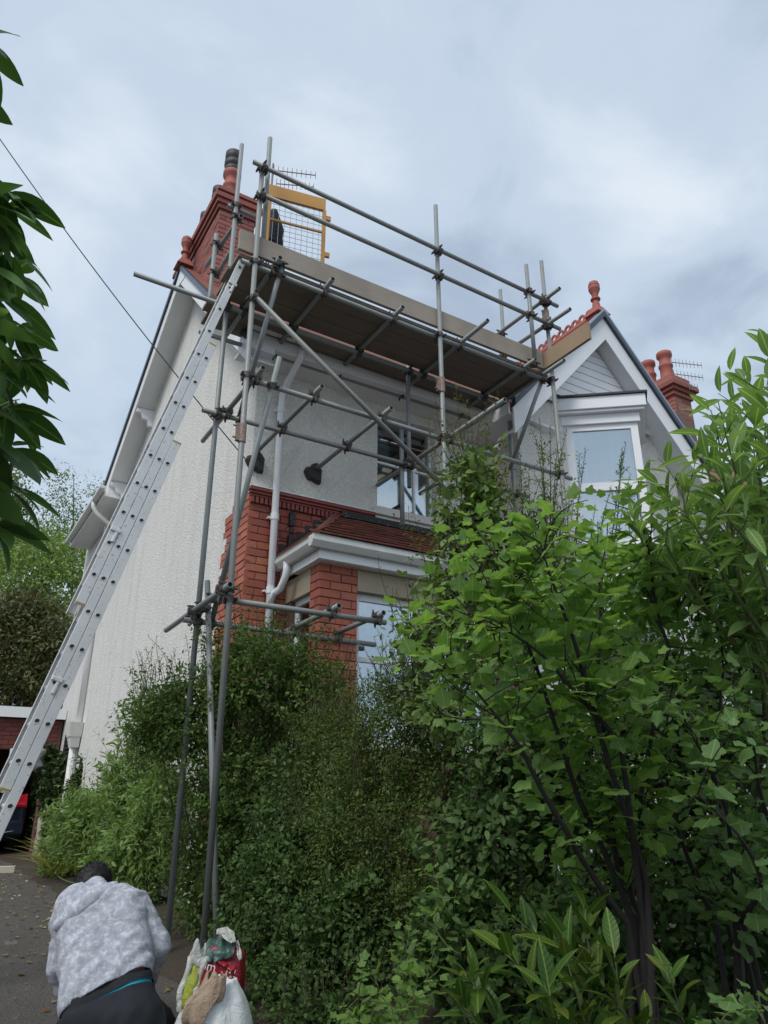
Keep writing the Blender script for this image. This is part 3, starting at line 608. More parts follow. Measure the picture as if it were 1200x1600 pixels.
# pads where transom ends meet the wall
for x, z in ((3.27, 4.96), (2.58, 4.93)):
    pd = MB(); n = 14; vs = []; fs = []
    for lay, (y, sc) in enumerate(((YF-0.004, 1.0), (YF-0.05, 0.95), (YF-0.075, 0.8))):
        for i in range(n):
            a = 2*PI*i/n; r = sc*(0.105+0.018*math.sin(3*a+x*9)+0.012*math.sin(5*a)); vs.append((x-0.01+r*math.cos(a), y, z-0.03+r*1.1*math.sin(a)))
    fs = [(l*n+i, l*n+(i+1)%n, (l+1)*n+(i+1)%n, (l+1)*n+i) for l in range(2) for i in range(n)]+[tuple(range(2*n, 3*n))]
    pd.add(vs, fs).build('wall_pad', plain('foam_pad', (0.045, 0.045, 0.04), 0.95, var=0.4, scale=40, bump=0.6) if 'foam_pad' not in M else M['foam_pad'], house)
# ---- right-hand chimney and its aerial
x2, y2 = 11.0, 7.88
ch2 = MB().box(x2+0.01, x2+0.5, y2-0.30, y2+1.2, 6.5, 8.71).build('chimney', M['chimney_mortar'], house)
bricks(ch2, (x2+0.01, y2+1.2, 7.21), -PI/2, 1.5, 1.5, mat='chimney_brick', bl=0.235); bricks(ch2, (x2, y2-0.29, 7.21), 0, 0.5, 1.5, mat='chimney_brick', bl=0.235)
cap = MB()
for (o_, a, b) in ((0.04, 0.0, 0.08), (0.085, 0.083, 0.16), (0.13, 0.163, 0.26), (0.07, 0.263, 0.34), (0.03, 0.343, 0.45)): cap.box(x2-o_, x2+0.5+o_, y2-0.3-o_, y2+1.2+o_, 8.66+a, 8.66+b)
soft(cap.build('chimney_cap', M['chimney_brick'], ch2), 0.008)
pot(ch2, x2+0.25, y2-0.06, 9.09, 1.15, False); pot(ch2, x2+0.25, y2+0.34, 9.09, 1.15, False)

# ================================================================== AERIALS AND OVERHEAD LINE
def aerial(name, label, mast, booms, elems, el_len, vertical=True):
    base = Vector(mast[0]); t_ = thing(name, label, 'aerial', base)
    MB().tube(mast, 0.017, 8).build('mast', M['aerial'], t_)
    for a, b in booms:
        a = Vector(a); b = Vector(b); bo = MB().tube([a, b], 0.009, 6).build('boom', M['aerial'], t_)
        d = (b-a); em = MB(); w = Vector((0, 0, 1)) if vertical else d.cross(Vector((0, 0, 1))).normalized()
        for i in range(elems):
            c = a+d*(i/(elems-1)); ll = el_len*(1-0.35*i/(elems-1))*0.5
            em.tube([c-w*ll, c+w*ll], 0.005, 5)
        em.build('elements', M['aerial'], bo)['kind'] = 'stuff'
    return t_
m0 = atd(426, 272, 12.6); m_top = atd(427, 256, 12.6)
b0, b1 = atd(428, 266, 12.6), atd(493, 274, 12.3); c0_, c1_ = atd(432, 287, 12.6), atd(490, 292, 12.3)
aerial('television_aerial', 'spiky rooftop aerial behind the yellow gate beside the tall chimney', [(m0.x, m0.y, 9.0), (m_top.x, m_top.y, m_top.z)], [(b0, b1), (c0_, c1_)], 10, 0.22)
q = atX(1044, 556, 11.3); qb = atX(1063, 672, 11.3)
aerial('television_aerial', 'aerial with three spiky booms beside the right hand chimney', [(q.x, q.y, 6.8), (q.x, q.y, q.z)], [(atX(1050, 566, 11.3), atX(1096, 571, 11.3)), (atX(1053, 584, 11.3), atX(1098, 590, 11.3)), (atX(1056, 602, 11.3), atX(1090, 605, 11.3))], 9, 0.20)
cb = MB(); A_ = Vector((3.02, YF-0.05, 4.38)); B_ = atd(-60, 130, 9.0); pts = []
for i in range(25):
    f_ = i/24; p = A_.lerp(B_, f_); p.z -= 0.16*4*f_*(1-f_); pts.append(p)
cb.tube(pts, 0.0065, 6); tag(cb.build('overhead_cable', M['cable']), 'thin dark overhead cable running from the sky down to the brickwork', 'cable')
# ================================================================== SCAFFOLD
def proj(P):
    q = np.array(P, float)-CAM; fw = q[0]*FH[0]+q[1]*FH[1]; x = q[0]*RH[0]+q[1]*RH[1]
    d = fw*math.cos(PITCH)+q[2]*math.sin(PITCH); y = -fw*math.sin(PITCH)+q[2]*math.cos(PITCH)
    return 600+FPX*x/d, 800-FPX*y/d, d
scaf = thing('scaffold', 'grey steel tube scaffold with boarded platform along the house front', 'scaffold', (1.87, 5.35, 0.4))
YO, YI, TR = 5.35, 6.17, 0.0242
tubes = []
def tb(kind, a, b): tubes.append((kind, Vector(a), Vector(b)))
# standards
tb('standard', (1.87, YO, 0.40), (1.855, YO, 7.34)); a2 = atY(422, 216, 5.42); tb('standard', (a2.x+0.01, 5.42, 6.20), a2)
bt = atY(378, 226, YI); tb('standard', (1.875, YI, 0.42), (bt.x, YI, bt.z))
tb('standard', (3.96, YO, 0.5), (3.945, YO, 7.87)); tb('standard', (5.55, YO, 0.5), (5.55, YO, 7.78))
e1 = atY(822, 414, 5.29); tb('standard', (e1.x+0.01, 5.29, 6.14), e1)
tb('standard', (3.98, YI, 4.22), (3.98, YI, 5.46)); tb('standard', (4.075, YI, 4.68), (4.075, YI, 6.22))
ir = atY(781, 453, YI); tb('standard', (5.58, YI, 0.5), (5.58, YI, ir.z))
c_ = atY(338, 366, 6.78); tb('standard', (c_.x, 6.78, 5.95), c_)
# ledgers
tb('ledger', (1.80, YO+0.052, 2.955), (3.30, YO+0.052, 2.95)); tb('ledger', (1.74, YI-0.052, 2.93), (3.62, YI-0.052, 2.91))
tb('ledger', (1.83, YO+0.052, 4.945), (5.75, YO+0.052, 4.88)); tb('ledger', (1.72, YI-0.052, 4.93), (5.75, YI-0.052, 4.92))
tb('ledger', (1.74, YO+0.052, 6.16), (5.52, YO+0.052, 6.08)); tb('ledger', (0.94, YI-0.052, 6.17), (5.70, YI-0.052, 6.10))
tb('ledger', (1.74, 6.60, 6.10), (5.30, 6.60, 6.08))
# guard rails
tb('guard_rail', (1.74, YO-0.052, 7.27), (5.70, YO-0.052, 7.13)); tb('guard_rail', (1.80, YO-0.052, 6.92), (5.70, YO-0.052, 6.80))
tb('guard_rail', (5.50, 6.45, 7.19), (5.50, 5.05, 7.15)); tb('guard_rail', (5.505, 6.40, 6.86), (5.505, 4.93, 6.78))
tb('guard_rail', atX(377, 337, 1.925), atX(322, 416, 1.925)); tb('guard_rail', atX(361, 392, 1.925), atX(338, 432, 1.925))
tb('guard_rail', (1.80, YI+0.052, 7.52), (2.12, YI+0.052, 7.51))
# transoms
for x, y0 in ((2.05, 5.22), (2.60, 5.22), (3.40, 5.22), (4.26, 4.93), (5.16, 5.20)): tb('transom', (x, y0, 6.205-(x-1.8)*0.02), (x, 6.78, 6.20-(x-1.8)*0.02))
tb('transom', (5.45, 5.05, 6.14), (5.45, 6.62, 6.13))
for x, y0, y1 in ((1.965, 5.24, 6.85), (2.535, 5.24, 6.84), (3.27, 5.24, 6.86), (4.08, 4.55, 6.86), (4.64, 5.30, 6.80)): tb('transom', (x, y0, 4.995-(x-1.9)*0.01), (x, y1, 4.985-(x-1.9)*0.01))
tb('transom', (1.865-0.05, 5.22, 3.03), (1.835, 6.98, 3.01)); tb('transom', (2.78, 5.28, 3.005), (2.78, 6.5, 2.98)); tb('transom', (3.22, 5.3, 3.005), (3.22, 6.3, 2.985))
# braces and rakers
tb('brace', atY(394, 458, 5.29), atY(702, 770, 5.29)); tb('brace', atY(440, 417, 5.32), atY(371, 662, 6.20))
tb('brace', atY(437, 558, 5.28), atY(328, 982, 6.14)); tb('brace', atY(849, 588, 5.40), atY(796, 735, 6.10))
tb('raker', atY(324, 908, 6.08), atY(341, 1545, 5.40))
tobj = []
for kind, a, b in tubes: tobj.append(MB().hollow(a, b, TR, n=14).build(kind, M['galvanised'], scaf, smooth=False))
for o in tobj:
    for p_ in o.data.polygons: p_.use_smooth = len(p_.vertices) == 4 and p_.area > 0.003
# couplers wherever two tubes touch
cm = MB()
ringp = [(TR, -0.026), (TR+0.0085, -0.026), (TR+0.0085, 0.026), (TR, 0.026)]
cm.lathe((0, -0.0255, 0), ringp, 12, axis=(0, 0, 1)); cm.lathe((0, 0.0255, 0), ringp, 12, axis=(1, 0, 0))
cm.box(-0.02, 0.02, -0.008, 0.008, -0.022, 0.022)
for sx in (-1, 1):
    cm.box(sx*0.042-0.012, sx*0.042+0.012, -0.040, -0.012, -0.012, 0.012); cm.tube([(sx*0.045, -0.075, 0), (sx*0.045, 0.0, 0)], 0.0065, 6)
    cm.lathe((sx*0.045, -0.052, 0), [(0.0115, -0.008), (0.0115, 0.008)], 6, axis=(0, 1, 0))
    cm.box(-0.012, 0.012, 0.012, 0.040, sx*0.042-0.012, sx*0.042+0.012); cm.tube([(0, 0.0, sx*0.045), (0, 0.075, sx*0.045)], 0.0065, 6)
    cm.lathe((0, 0.052, sx*0.045), [(0.0115, -0.008), (0.0115, 0.008)], 6, axis=(0, 1, 0))
cmesh = cm.mesh('coupler', M['coupler'])
def closest(a, b, c, d):
    u, v, w = b-a, d-c, a-c; A, B, C_, D, E_ = u.dot(u), u.dot(v), v.dot(v), u.dot(w), v.dot(w); den = A*C_-B*B
    if den < 1e-6*A*C_: return None
    s_ = (B*E_-C_*D)/den; t_ = (A*E_-B*D)/den
    if not (-0.02 < s_ < 1.02 and -0.02 < t_ < 1.02): return None
    return a+u*s_, c+v*t_
nc = 0
for i in range(len(tubes)):
    for j in range(i+1, len(tubes)):
        r_ = closest(tubes[i][1], tubes[i][2], tubes[j][1], tubes[j][2])
        if r_ is None: continue
        p_, q_ = r_
        if (p_-q_).length > 0.095: continue
        z_ = (tubes[i][2]-tubes[i][1]).normalized(); x_ = (tubes[j][2]-tubes[j][1]).normalized()
        y_ = (q_-p_); y_ = y_.normalized() if y_.length > 0.01 else z_.cross(x_).normalized()
        y_ = (y_-z_*y_.dot(z_)).normalized(); x2_ = y_.cross(z_)
        if x2_.dot(x_) < 0: x2_ = -x2_; 
        z2_ = x2_.cross(y_)
        o = put('coupler', cmesh, tobj[i]); o.matrix_basis = Matrix.Translation((p_+q_)/2) @ Matrix((x2_, y_, z2_)).transposed().to_4x4(); nc += 1
# sleeves joining standards end to end
for k_, z in ((0, 4.38), (3, 5.50), (4, 6.95)):
    a, b = tubes[k_][1], tubes[k_][2]; f_ = (z-a.z)/(b.z-a.z); c = a.lerp(b, f_)
    m = MB().lathe(c, [(TR, -0.085), (TR+0.009, -0.085), (TR+0.009, 0.085), (TR, 0.085)], 14)
    m.box(c.x-0.055, c.x-0.02, c.y-0.018, c.y+0.018, c.z-0.08, c.z+0.08)
    for dz in (-0.055, 0.055): m.tube([(c.x-0.085, c.y-0.006, c.z+dz), (c.x-0.03, c.y-0.006, c.z+dz)], 0.008, 6)
    m.build('sleeve_coupler', M['sleeve'], tobj[k_])
# platform boards
def zb_(x): return 6.232-(x-1.8)*0.02
def board(name, x0, x1, y0, y1, z0a, z0b, th, mat='board', tw=0.0):
    o = MB().hexa([(x0, y0, z0a), (x1, y0, z0b), (x1, y1, z0b), (x0, y1, z0a), (x0, y0, z0a+th+tw), (x1, y0, z0b+th), (x1, y1, z0b+th), (x0, y1, z0a+th)]).build(name, M[mat], scaf); return soft(o, 0.003)
for y, x0, x1, dz in ((5.435, 1.72, 5.50, 0), (5.665, 1.70, 5.52, 0.002), (5.895, 1.74, 5.50, 0.0), (6.195, 1.70, 5.40, 0.002), (6.425, 1.76, 5.42, 0)):
    board('platform_board', x0, x1, y, y+0.224, zb_(x0)+dz, zb_(x1)+dz, 0.038)
board('toe_board', 1.70, 5.46, 5.384, 5.422, 6.275, 6.215, 0.225, 'toe_board'); 
o = MB().hexa([(5.475, 4.68, 6.225), (5.513, 4.68, 6.225), (5.513, 6.3, 6.215), (5.475, 6.3, 6.215), (5.475, 4.68, 6.445), (5.513, 4.68, 6.445), (5.513, 6.3, 6.43), (5.475, 6.3, 6.43)]).build('toe_board', M['board_y'], scaf); soft(o, 0.003)
# ---- yellow ladder gate on the platform
gl_, gr_ = atY(421, 289, 5.62), None
gd = Vector((math.cos(math.radians(-11)), math.sin(math.radians(-11)), 0)); W_ = 0.60; G0 = Vector((gl_.x, 5.62, 6.50)); HT = gl_.z-G0.z
gate = thing('safety_gate', 'yellow framed wire mesh gate standing on the platform left end', 'gate', G0)
U = Vector((0, 0, 1)); fr = MB()
P_ = lambda s_, z_: G0+gd*(W_*s_)+U*z_
fr.beam(P_(0, HT-0.075), P_(1, HT-0.075), 0.03, 0.15); fr.beam(P_(0, 0.03), P_(1, 0.03), 0.03, 0.10)
fr.beam(P_(0.985, -0.02), P_(0.985, HT-0.152), 0.032, 0.035, up=gd); fr.beam(P_(0.015, -0.02), P_(0.015, HT-0.152), 0.032, 0.035, up=gd)
fr.build('frame', M['yellow_paint'], gate)
MB().tube([P_(0.03, HT*0.52), P_(0.97, HT*0.52)], 0.012, 8).build('middle_rail', M['yellow_paint'], gate)
for z in (0.10, HT-0.34): MB().beam(P_(1.0, z+0.1), P_(1.10, z+0.1), 0.03, 0.05).build('lug', M['yellow_paint'], gate)
wm = MB()
for i in range(1, 10): wm.tube([P_(i/10, 0.06), P_(i/10, HT-0.14)], 0.0026, 4, cap=False)
nz = int((HT-0.2)/0.062)
for i in range(1, nz+1): wm.tube([P_(0.03, 0.06+i*0.062), P_(0.97, 0.06+i*0.062)], 0.0026, 4, cap=False)
tag(wm.build('wire_mesh', M['wire'], gate), kind='stuff')
# dark cloth hung on the gate post
jk = MB(); n = 16; vs = []; rows_ = 12
jc = atY(428, 352, 5.80); 
for r_ in range(rows_):
    f_ = r_/(rows_-1); z = jc.z+0.20-f_*0.46; w = 0.035+0.055*min(1, f_*2.2); 
    for i in range(n):
        a = 2*PI*i/n; k = 1+0.22*math.sin(3*a+f_*2)+0.12*math.sin(7*a+f_*5)
        vs.append((jc.x+w*k*math.cos(a), jc.y+0.6*w*k*math.sin(a), z+(0.02*math.sin(2*a) if r_ == rows_-1 else 0)))
jk.add(vs, [(r_*n+i, r_*n+(i+1)%n, (r_+1)*n+(i+1)%n, (r_+1)*n+i) for r_ in range(rows_-1) for i in range(n)]+[tuple(range(n))[::-1], tuple(range((rows_-1)*n, rows_*n))])
plain('dark_cloth', (0.02, 0.022, 0.028), 0.9, var=0.3, scale=30)
tag(jk.build('hanging_cloth', M['dark_cloth'], smooth=True), 'dark cloth bundle hanging behind the yellow gate', 'cloth')

# ================================================================== LADDER
ladder = thing('extension_ladder', 'paint-spotted aluminium triple extension ladder leaning up to the platform', 'ladder', (0.2, 5.7, 0.45))
LD = Vector((0.2685, -0.030, 0.9628)).normalized(); LN = Vector((0.9628, 0, -0.2685)).normalized(); LY0, LY1 = 5.48, 5.86; OFF = 0.073
T3 = atY(359, 450.3, LY0); SP = 0.2665
def s_at_y(base, py):
    lo, hi = -8.0, 3.0
    for _ in range(50):
        m_ = (lo+hi)/2
        if proj(base+LD*m_)[1] > py: lo = m_
        else: hi = m_
    return lo
def obox(mb, c, ex, ey, ez): mb.hexa([c-ex-ey-ez, c+ex-ey-ez, c+ex+ey-ez, c-ex+ey-ez, c-ex-ey+ez, c+ex-ey+ez, c+ex+ey+ez, c-ex+ey+ez])
for si, (ptop, pbot) in enumerate(((402, 945), (537, 1236), (690, None))):
    c0 = T3+LN*(OFF*si); s1 = s_at_y(c0, ptop); s0 = s_at_y(c0, pbot) if pbot else (gz(5.7)+0.02-c0.z)/LD.z
    st = MB()
    for yy, sg in ((LY0, 1), (LY1, -1)):
        mid = c0+LD*((s0+s1)/2)+Vector((0, yy-LY0, 0))
        obox(st, mid, LN*0.034, Vector((0, 0.006, 0)), LD*((s1-s0)/2))
        for e_ in (-1, 1): obox(st, mid+LN*(0.0305*e_)+Vector((0, sg*0.016, 0)), LN*0.0035, Vector((0, 0.012, 0)), LD*((s1-s0)/2))
    sec = st.build('ladder_section', M['aluminium'], ladder); soft(sec, 0.0025)
    k0 = math.ceil((s0+0.05)/SP); k1 = math.floor((s1-0.05)/SP)
    rg = MB(); rg.hollow((0, LY0-0.009, 0), (0, LY1+0.009, 0), 0.0185, 0.004, n=10); rmesh = rg.mesh('rung', [M['aluminium']])
    shade_disc = MB().lathe((0, LY0-0.0095, 0), [(0.0145, 0.0), (0.0145, 0.0015)], 10, axis=(0, 1, 0)).mesh('rung_shade_disc', M['rung_shade'])  # near-black disc over the open rung end, painting the shade inside it
    for k in range(k0, k1+1):
        c = c0+LD*(k*SP); ro = put('rung', rmesh, sec, (c.x, c.y-LY0, c.z)); put('rung_shade_disc', shade_disc, sec, (c.x, c.y-LY0, c.z), (0, -0.27, 0), (1.12, 1, 0.85))
    for yy in (LY0, LY1):
        for s_e in ((s1-0.01,) if si == 2 else (s1-0.01, s0+0.012) if si else (s0+0.012,)):
            cp = MB(); obox(cp, c0+LD*s_e+Vector((0, yy-LY0, 0)), LN*0.0355, Vector((0, 0.0085, 0)), LD*0.009); soft(cp.build('end_cap', M['yellow_cap'], sec), 0.006)
    if si < 2:                                          # guide brackets that clasp the next section
        for s_b in ((s0+0.62, s1-0.35) if si == 0 else (s0+0.75,)):
            gb_ = MB(); obox(gb_, c0+LD*s_b+Vector((0, -0.012, 0))+LN*0.006, LN*0.040, Vector((0, 0.010, 0)), LD*0.016)
            obox(gb_, c0+LD*(s_b-0.05)+Vector((0, -0.012, 0))+LN*0.018, LN*0.012, Vector((0, 0.008, 0)), LD*0.05); soft(gb_.build('guide_bracket', M['aluminium'], sec), 0.006)
# ================================================================== GARAGE, CAR
gar = thing('garage', 'brick garage with white fascia at the end of the drive', 'garage', (0.5, 16.5, 0.55))
MB().box(-3.2, 2.52, 16.45, 16.50, 3.04, 3.24).build('fascia', M['white_paint'], gar)
MB().box(-3.3, 2.52, 16.503, 22.0, 3.06, 3.20).build('flat_roof', M['lead'], gar)
hd = MB().box(-3.1, 2.50, 16.62, 16.80, 2.45, 3.03).build('header_wall', M['mortar'], gar)
bricks(hd, (-1.0, 16.62, 2.455), 0, 3.45, 0.574, course=0.082, mat='dark_brick', proud=0.012)
MB().box(2.28, 2.50, 16.60, 16.80, 0.5, 2.448).build('pillar', M['mortar'], gar)
pl_ = gar.children[-1]; bricks(pl_, (2.28, 16.60, 0.6), 0, 0.22, 1.84, mat='dark_brick', proud=0.012)
MB().box(2.30, 2.50, 16.81, 22.0, 0.5, 3.03).box(-3.1, 2.3, 21.9, 22.0, 0.5, 3.03).box(-3.1, -2.9, 16.81, 21.9, 0.5, 3.03).build('side_wall', M['mortar'], gar)
plain('car_paint', (0.012, 0.018, 0.034), 0.18, var=0.1); plain('tyre', (0.012, 0.012, 0.012), 0.8); plain('rim', (0.35, 0.35, 0.36), 0.3, metal=0.8)
plain('tail_red', (0.55, 0.008, 0.02), 0.15); plain('tail_bright', (0.75, 0.03, 0.05), 0.2); plain('chrome', (0.55, 0.57, 0.60), 0.2, metal=0.9); plain('plate', (0.6, 0.5, 0.08), 0.4)
CX, CY, CG = 1.24, 16.85, 0.56; car = thing('parked_car', 'dark blue car parked under the garage with a red tail light', 'car', (CX, CY+2, CG))
secs = [(0.00, 0.86, 0.34, 0.86, 0.86), (0.06, 0.90, 0.22, 0.98, 0.80), (0.30, 0.91, 0.20, 1.22, 0.70), (0.65, 0.91, 0.20, 1.48, 0.62), (1.4, 0.91, 0.20, 1.54, 0.60), (2.2, 0.91, 0.20, 1.50, 0.60), (2.75, 0.91, 0.20, 1.22, 0.66), (3.1, 0.90, 0.20, 1.02, 0.78), (3.8, 0.88, 0.22, 0.93, 0.78), (4.15, 0.80, 0.32, 0.80, 0.70)]
vs = []; N_ = 12
for (y, w, zl, zt, wt) in secs:
    zm = min(zt-0.02, 0.95)
    half = [(w*0.92, zl), (w, zl+0.12), (w, 0.62), (w*0.985, zm), (wt+0.02, zt-0.05), (wt-0.10, zt)]
    ring = half+[(-a, b) for a, b in half[::-1]]
    vs += [(CX+a, CY+y, CG+b) for a, b in ring]
fs = [(i*N_+j, i*N_+(j+1) % N_, (i+1)*N_+(j+1) % N_, (i+1)*N_+j) for i in range(len(secs)-1) for j in range(N_)]+[tuple(range(N_))[::-1], tuple(range((len(secs)-1)*N_, len(secs)*N_))]
bd = MB().add(vs, fs).build('body', M['car_paint'], car, smooth=True)
sb = bd.modifiers.new('sub', 'SUBSURF'); sb.levels = 2; sb.render_levels = 2
MB().hexa([(CX-0.60, CY+0.15, CG+1.05), (CX+0.60, CY+0.15, CG+1.05), (CX+0.60, CY+0.19, CG+1.05), (CX-0.60, CY+0.19, CG+1.05), (CX-0.50, CY+0.40, CG+1.40), (CX+0.50, CY+0.40, CG+1.40), (CX+0.50, CY+0.44, CG+1.40), (CX-0.50, CY+0.44, CG+1.40)]).build('rear_window', M['car_glass'], car)
for sg in (-1, 1):
    tl = MB().hexa([(CX+sg*0.48, CY-0.03, CG+0.86), (CX+sg*0.88, CY+0.02, CG+0.84), (CX+sg*0.90, CY+0.30, CG+0.88), (CX+sg*0.48, CY+0.10, CG+0.88), (CX+sg*0.55, CY+0.0, CG+1.02), (CX+sg*0.87, CY+0.06, CG+1.10), (CX+sg*0.88, CY+0.34, CG+1.10), (CX+sg*0.55, CY+0.14, CG+1.02)]).build('tail_light', M['tail_red'], car); soft(tl, 0.015, 3)
    MB().hexa([(CX+sg*0.56, CY-0.028, CG+0.895), (CX+sg*0.84, CY+0.008, CG+0.885), (CX+sg*0.84, CY+0.03, CG+0.885), (CX+sg*0.56, CY+0.02, CG+0.895), (CX+sg*0.56, CY-0.022, CG+0.925), (CX+sg*0.84, CY+0.012, CG+0.925), (CX+sg*0.84, CY+0.03, CG+0.925), (CX+sg*0.56, CY+0.02, CG+0.925)]).build('light_strip', M['tail_bright'], tl)
    for y in (0.75, 3.35):
        wx = CX+sg*0.80; wh = MB().lathe((wx, CY+y, CG+0.31), [(0.2, -0.10), (0.30, -0.10), (0.32, -0.07), (0.32, 0.07), (0.30, 0.10), (0.2, 0.10)], 24, axis=(1, 0, 0)).build('wheel', M['tyre'], car, smooth=True)
        MB().lathe((wx+sg*0.02, CY+y, CG+0.31), [(0.20, -0.08), (0.20, 0.08), (0.05, 0.06)], 16, axis=(1, 0, 0)).build('rim', M['rim'], wh)
bp = MB().box(CX-0.86, CX+0.86, CY-0.07, CY+0.2, CG+0.34, CG+0.62).build('bumper', M['car_paint'], car); soft(bp, 0.05, 3)
MB().tube([(CX-0.80, CY-0.05, CG+0.42), (CX-0.4, CY-0.085, CG+0.38), (CX+0.4, CY-0.085, CG+0.38), (CX+0.80, CY-0.05, CG+0.44)], 0.012, 8).build('bumper_trim', M['chrome'], car)
MB().box(CX-0.26, CX+0.26, CY-0.05, CY-0.02, CG+0.70, CG+0.81).build('number_plate', M['plate'], car)
# white sheet and weathered post by the garage pillar
plain('sheet', (0.55, 0.57, 0.57), 0.5, var=0.1)
sh = MB(); n = 9; vs = []
for j in range(7):
    for i in range(n):
        u_, v_ = i/(n-1), j/6; q = Vector((1.55+0.62*u_, 15.9+0.05*math.sin(6*u_+3*v_), 2.42-(0.30+0.30*(1-u_))*v_+0.02*math.sin(9*u_))); vs.append(q)
sh.add(vs, [(j*n+i, j*n+i+1, (j+1)*n+i+1, (j+1)*n+i) for j in range(6) for i in range(n-1)])
so = sh.build('plastic_sheet', M['sheet'], smooth=True); m_ = so.modifiers.new('thick', 'SOLIDIFY'); m_.thickness = 0.004
tag(so, 'torn white plastic sheet hanging above the dark car', 'sheet')
pw = MB(); pw.tube([(2.22, 15.3, 0.5), (2.20, 15.3, 0.8), (2.23, 15.31, 1.0), (2.20, 15.3, 1.2), (2.24, 15.3, 1.36)], [0.10, 0.07, 0.085, 0.07, 0.03], 9); plain('pale_post', (0.38, 0.33, 0.27), 0.9, var=0.4, scale=20, bump=0.5)
tag(pw.build('garden_post', M['pale_post'], smooth=True), 'pale weathered post standing by the ivy near the car', 'post')
wq = atZ(4, 1366, 0.53); plain('timber', (0.50, 0.45, 0.36), 0.8, var=0.15, bump=0.2)
wo = MB().beam(Vector((wq.x-0.45, wq.y+0.2, 0.585)), Vector((wq.x+0.16, wq.y+0.05, 0.585)), 0.10, 0.09); tag(soft(wo.build('timber_offcut', M['timber']), 0.004), 'pale timber offcut lying on the drive', 'timber')

# ================================================================== CROUCHING PERSON
from mathutils import noise as mnoise
def blob(segs, voxel, smooth_it=6, disp=None):
    """one continuous surface grown round tapered limbs; segs: (p, q, r0, r1)"""
    bm = bmesh.new()
    for p_, q_, a, b in segs:
        p_ = Vector(p_); q_ = Vector(q_); n = max(2, int((q_-p_).length/(min(a, b)*0.45))+1)
        for i in range(n+1):
            f_ = i/n; bmesh.ops.create_icosphere(bm, subdivisions=2, radius=a+(b-a)*f_, matrix=Matrix.Translation(p_.lerp(q_, f_)))
    me = bpy.data.meshes.new('tmp'); bm.to_mesh(me); bm.free(); ob = bpy.data.objects.new('tmp', me); COL.objects.link(ob)
    r = ob.modifiers.new('r', 'REMESH'); r.mode = 'VOXEL'; r.voxel_size = voxel
    s_ = ob.modifiers.new('s', 'SMOOTH'); s_.factor = 0.5; s_.iterations = smooth_it
    dg = bpy.context.evaluated_depsgraph_get(); out = bpy.data.meshes.new_from_object(ob.evaluated_get(dg))
    bpy.data.objects.remove(ob); bpy.data.meshes.remove(me)
    if disp:
        nr = [v.normal.copy() for v in out.vertices]
        for v, n_ in zip(out.vertices, nr): v.co += n_*disp(v.co)
    out.polygons.foreach_set('use_smooth', [True]*len(out.polygons)); return out
def cut(me, co, no):                                    # keep what lies on the side the normal points to
    bm = bmesh.new(); bm.from_mesh(me); bmesh.ops.bisect_plane(bm, geom=bm.verts[:]+bm.edges[:]+bm.faces[:], plane_co=co, plane_no=no, clear_inner=True); bm.to_mesh(me); bm.free()
    me.polygons.foreach_set('use_smooth', [True]*len(me.polygons)); return me
RIGHT = Vector((RH[0], RH[1], 0)); FWD = Vector((FH[0], FH[1], 0)); UP = Vector((0, 0, 1))
hipc = atd(172, 1592, 3.32); waist = atd(168, 1545, 3.38); shc = atd(158, 1418, 3.70); neck = atd(150, 1392, 3.84); head = atd(143, 1392, 3.97)
shL = atd(103, 1440, 3.68); elL = atd(93, 1512, 3.60); wrL = atd(110, 1580, 3.62)
shR = atd(210, 1416, 3.72); elR = atd(243, 1478, 3.66); wrR = atd(226, 1545, 3.80)
axis_ = (shc-hipc).normalized(); low = hipc-axis_*0.12
person = thing('person', 'person crouching on the drive, in grey mottled hoodie and black trousers, back turned', 'person', (hipc.x, hipc.y, gz(hipc.y)))
def torso(dr, a=low, b=shc, wa=0.105, wb=0.115, ra=0.105, rb=0.098):
    return [(a+RIGHT*(o_*wa), b+RIGHT*(o_*wb), ra+dr, rb+dr) for o_ in (-1, -0.33, 0.33, 1)]
kL = atd(122, 1575, 3.80); kR = atd(250, 1592, 3.72); hL = hipc+RIGHT*-0.10; hR = hipc+RIGHT*0.10
def foot(k, s): f_ = k-FWD*0.10; f_.z = gz(f_.y)+0.07; return f_
fL, fR = foot(kL, -1), foot(kR, 1)
skin = plain('skin', (0.42, 0.22, 0.15), 0.55, var=0.08)
def hand(w, d):
    d = d.normalized(); s_ = d.cross(UP).normalized(); u = s_.cross(d); palm = w+d*0.06; sg = [(w, palm+d*0.02, 0.024, 0.022), (w+s_*0.018, palm+s_*0.024, 0.02, 0.018), (w-s_*0.018, palm-s_*0.024, 0.02, 0.018)]
    for i, (o_, l_) in enumerate(((-0.032, 0.062), (-0.011, 0.075), (0.011, 0.072), (0.030, 0.056))):
        b0 = palm+s_*o_+d*0.02; b1 = b0+d*l_*0.5-u*0.006; b2 = b1+d*l_*0.35-u*0.022; sg += [(b0, b1, 0.0095, 0.009), (b1, b2, 0.009, 0.0075)]
    t0 = w+d*0.02+s_*-0.03; t1 = t0+d*0.03-s_*0.028; sg += [(t0, t1, 0.012, 0.0105), (t1, t1+d*0.032-s_*0.004-u*0.008, 0.0105, 0.009)]
    return sg
hd_dir = (FWD*0.8-UP*0.6).normalized(); hd_up = (UP*0.8+FWD*0.6).normalized()
body_s = torso(-0.03)+[(shL, shR, 0.06, 0.06), (shc, neck, 0.07, 0.055), (neck, head, 0.055, 0.07), (head, head+hd_up*0.05, 0.085, 0.085), (head-hd_dir*0.02+hd_up*0.03, head+hd_dir*0.04-hd_up*0.03, 0.085, 0.062), (head+hd_dir*0.09-hd_up*0.01, head+hd_dir*0.105-hd_up*0.025, 0.012, 0.014)]
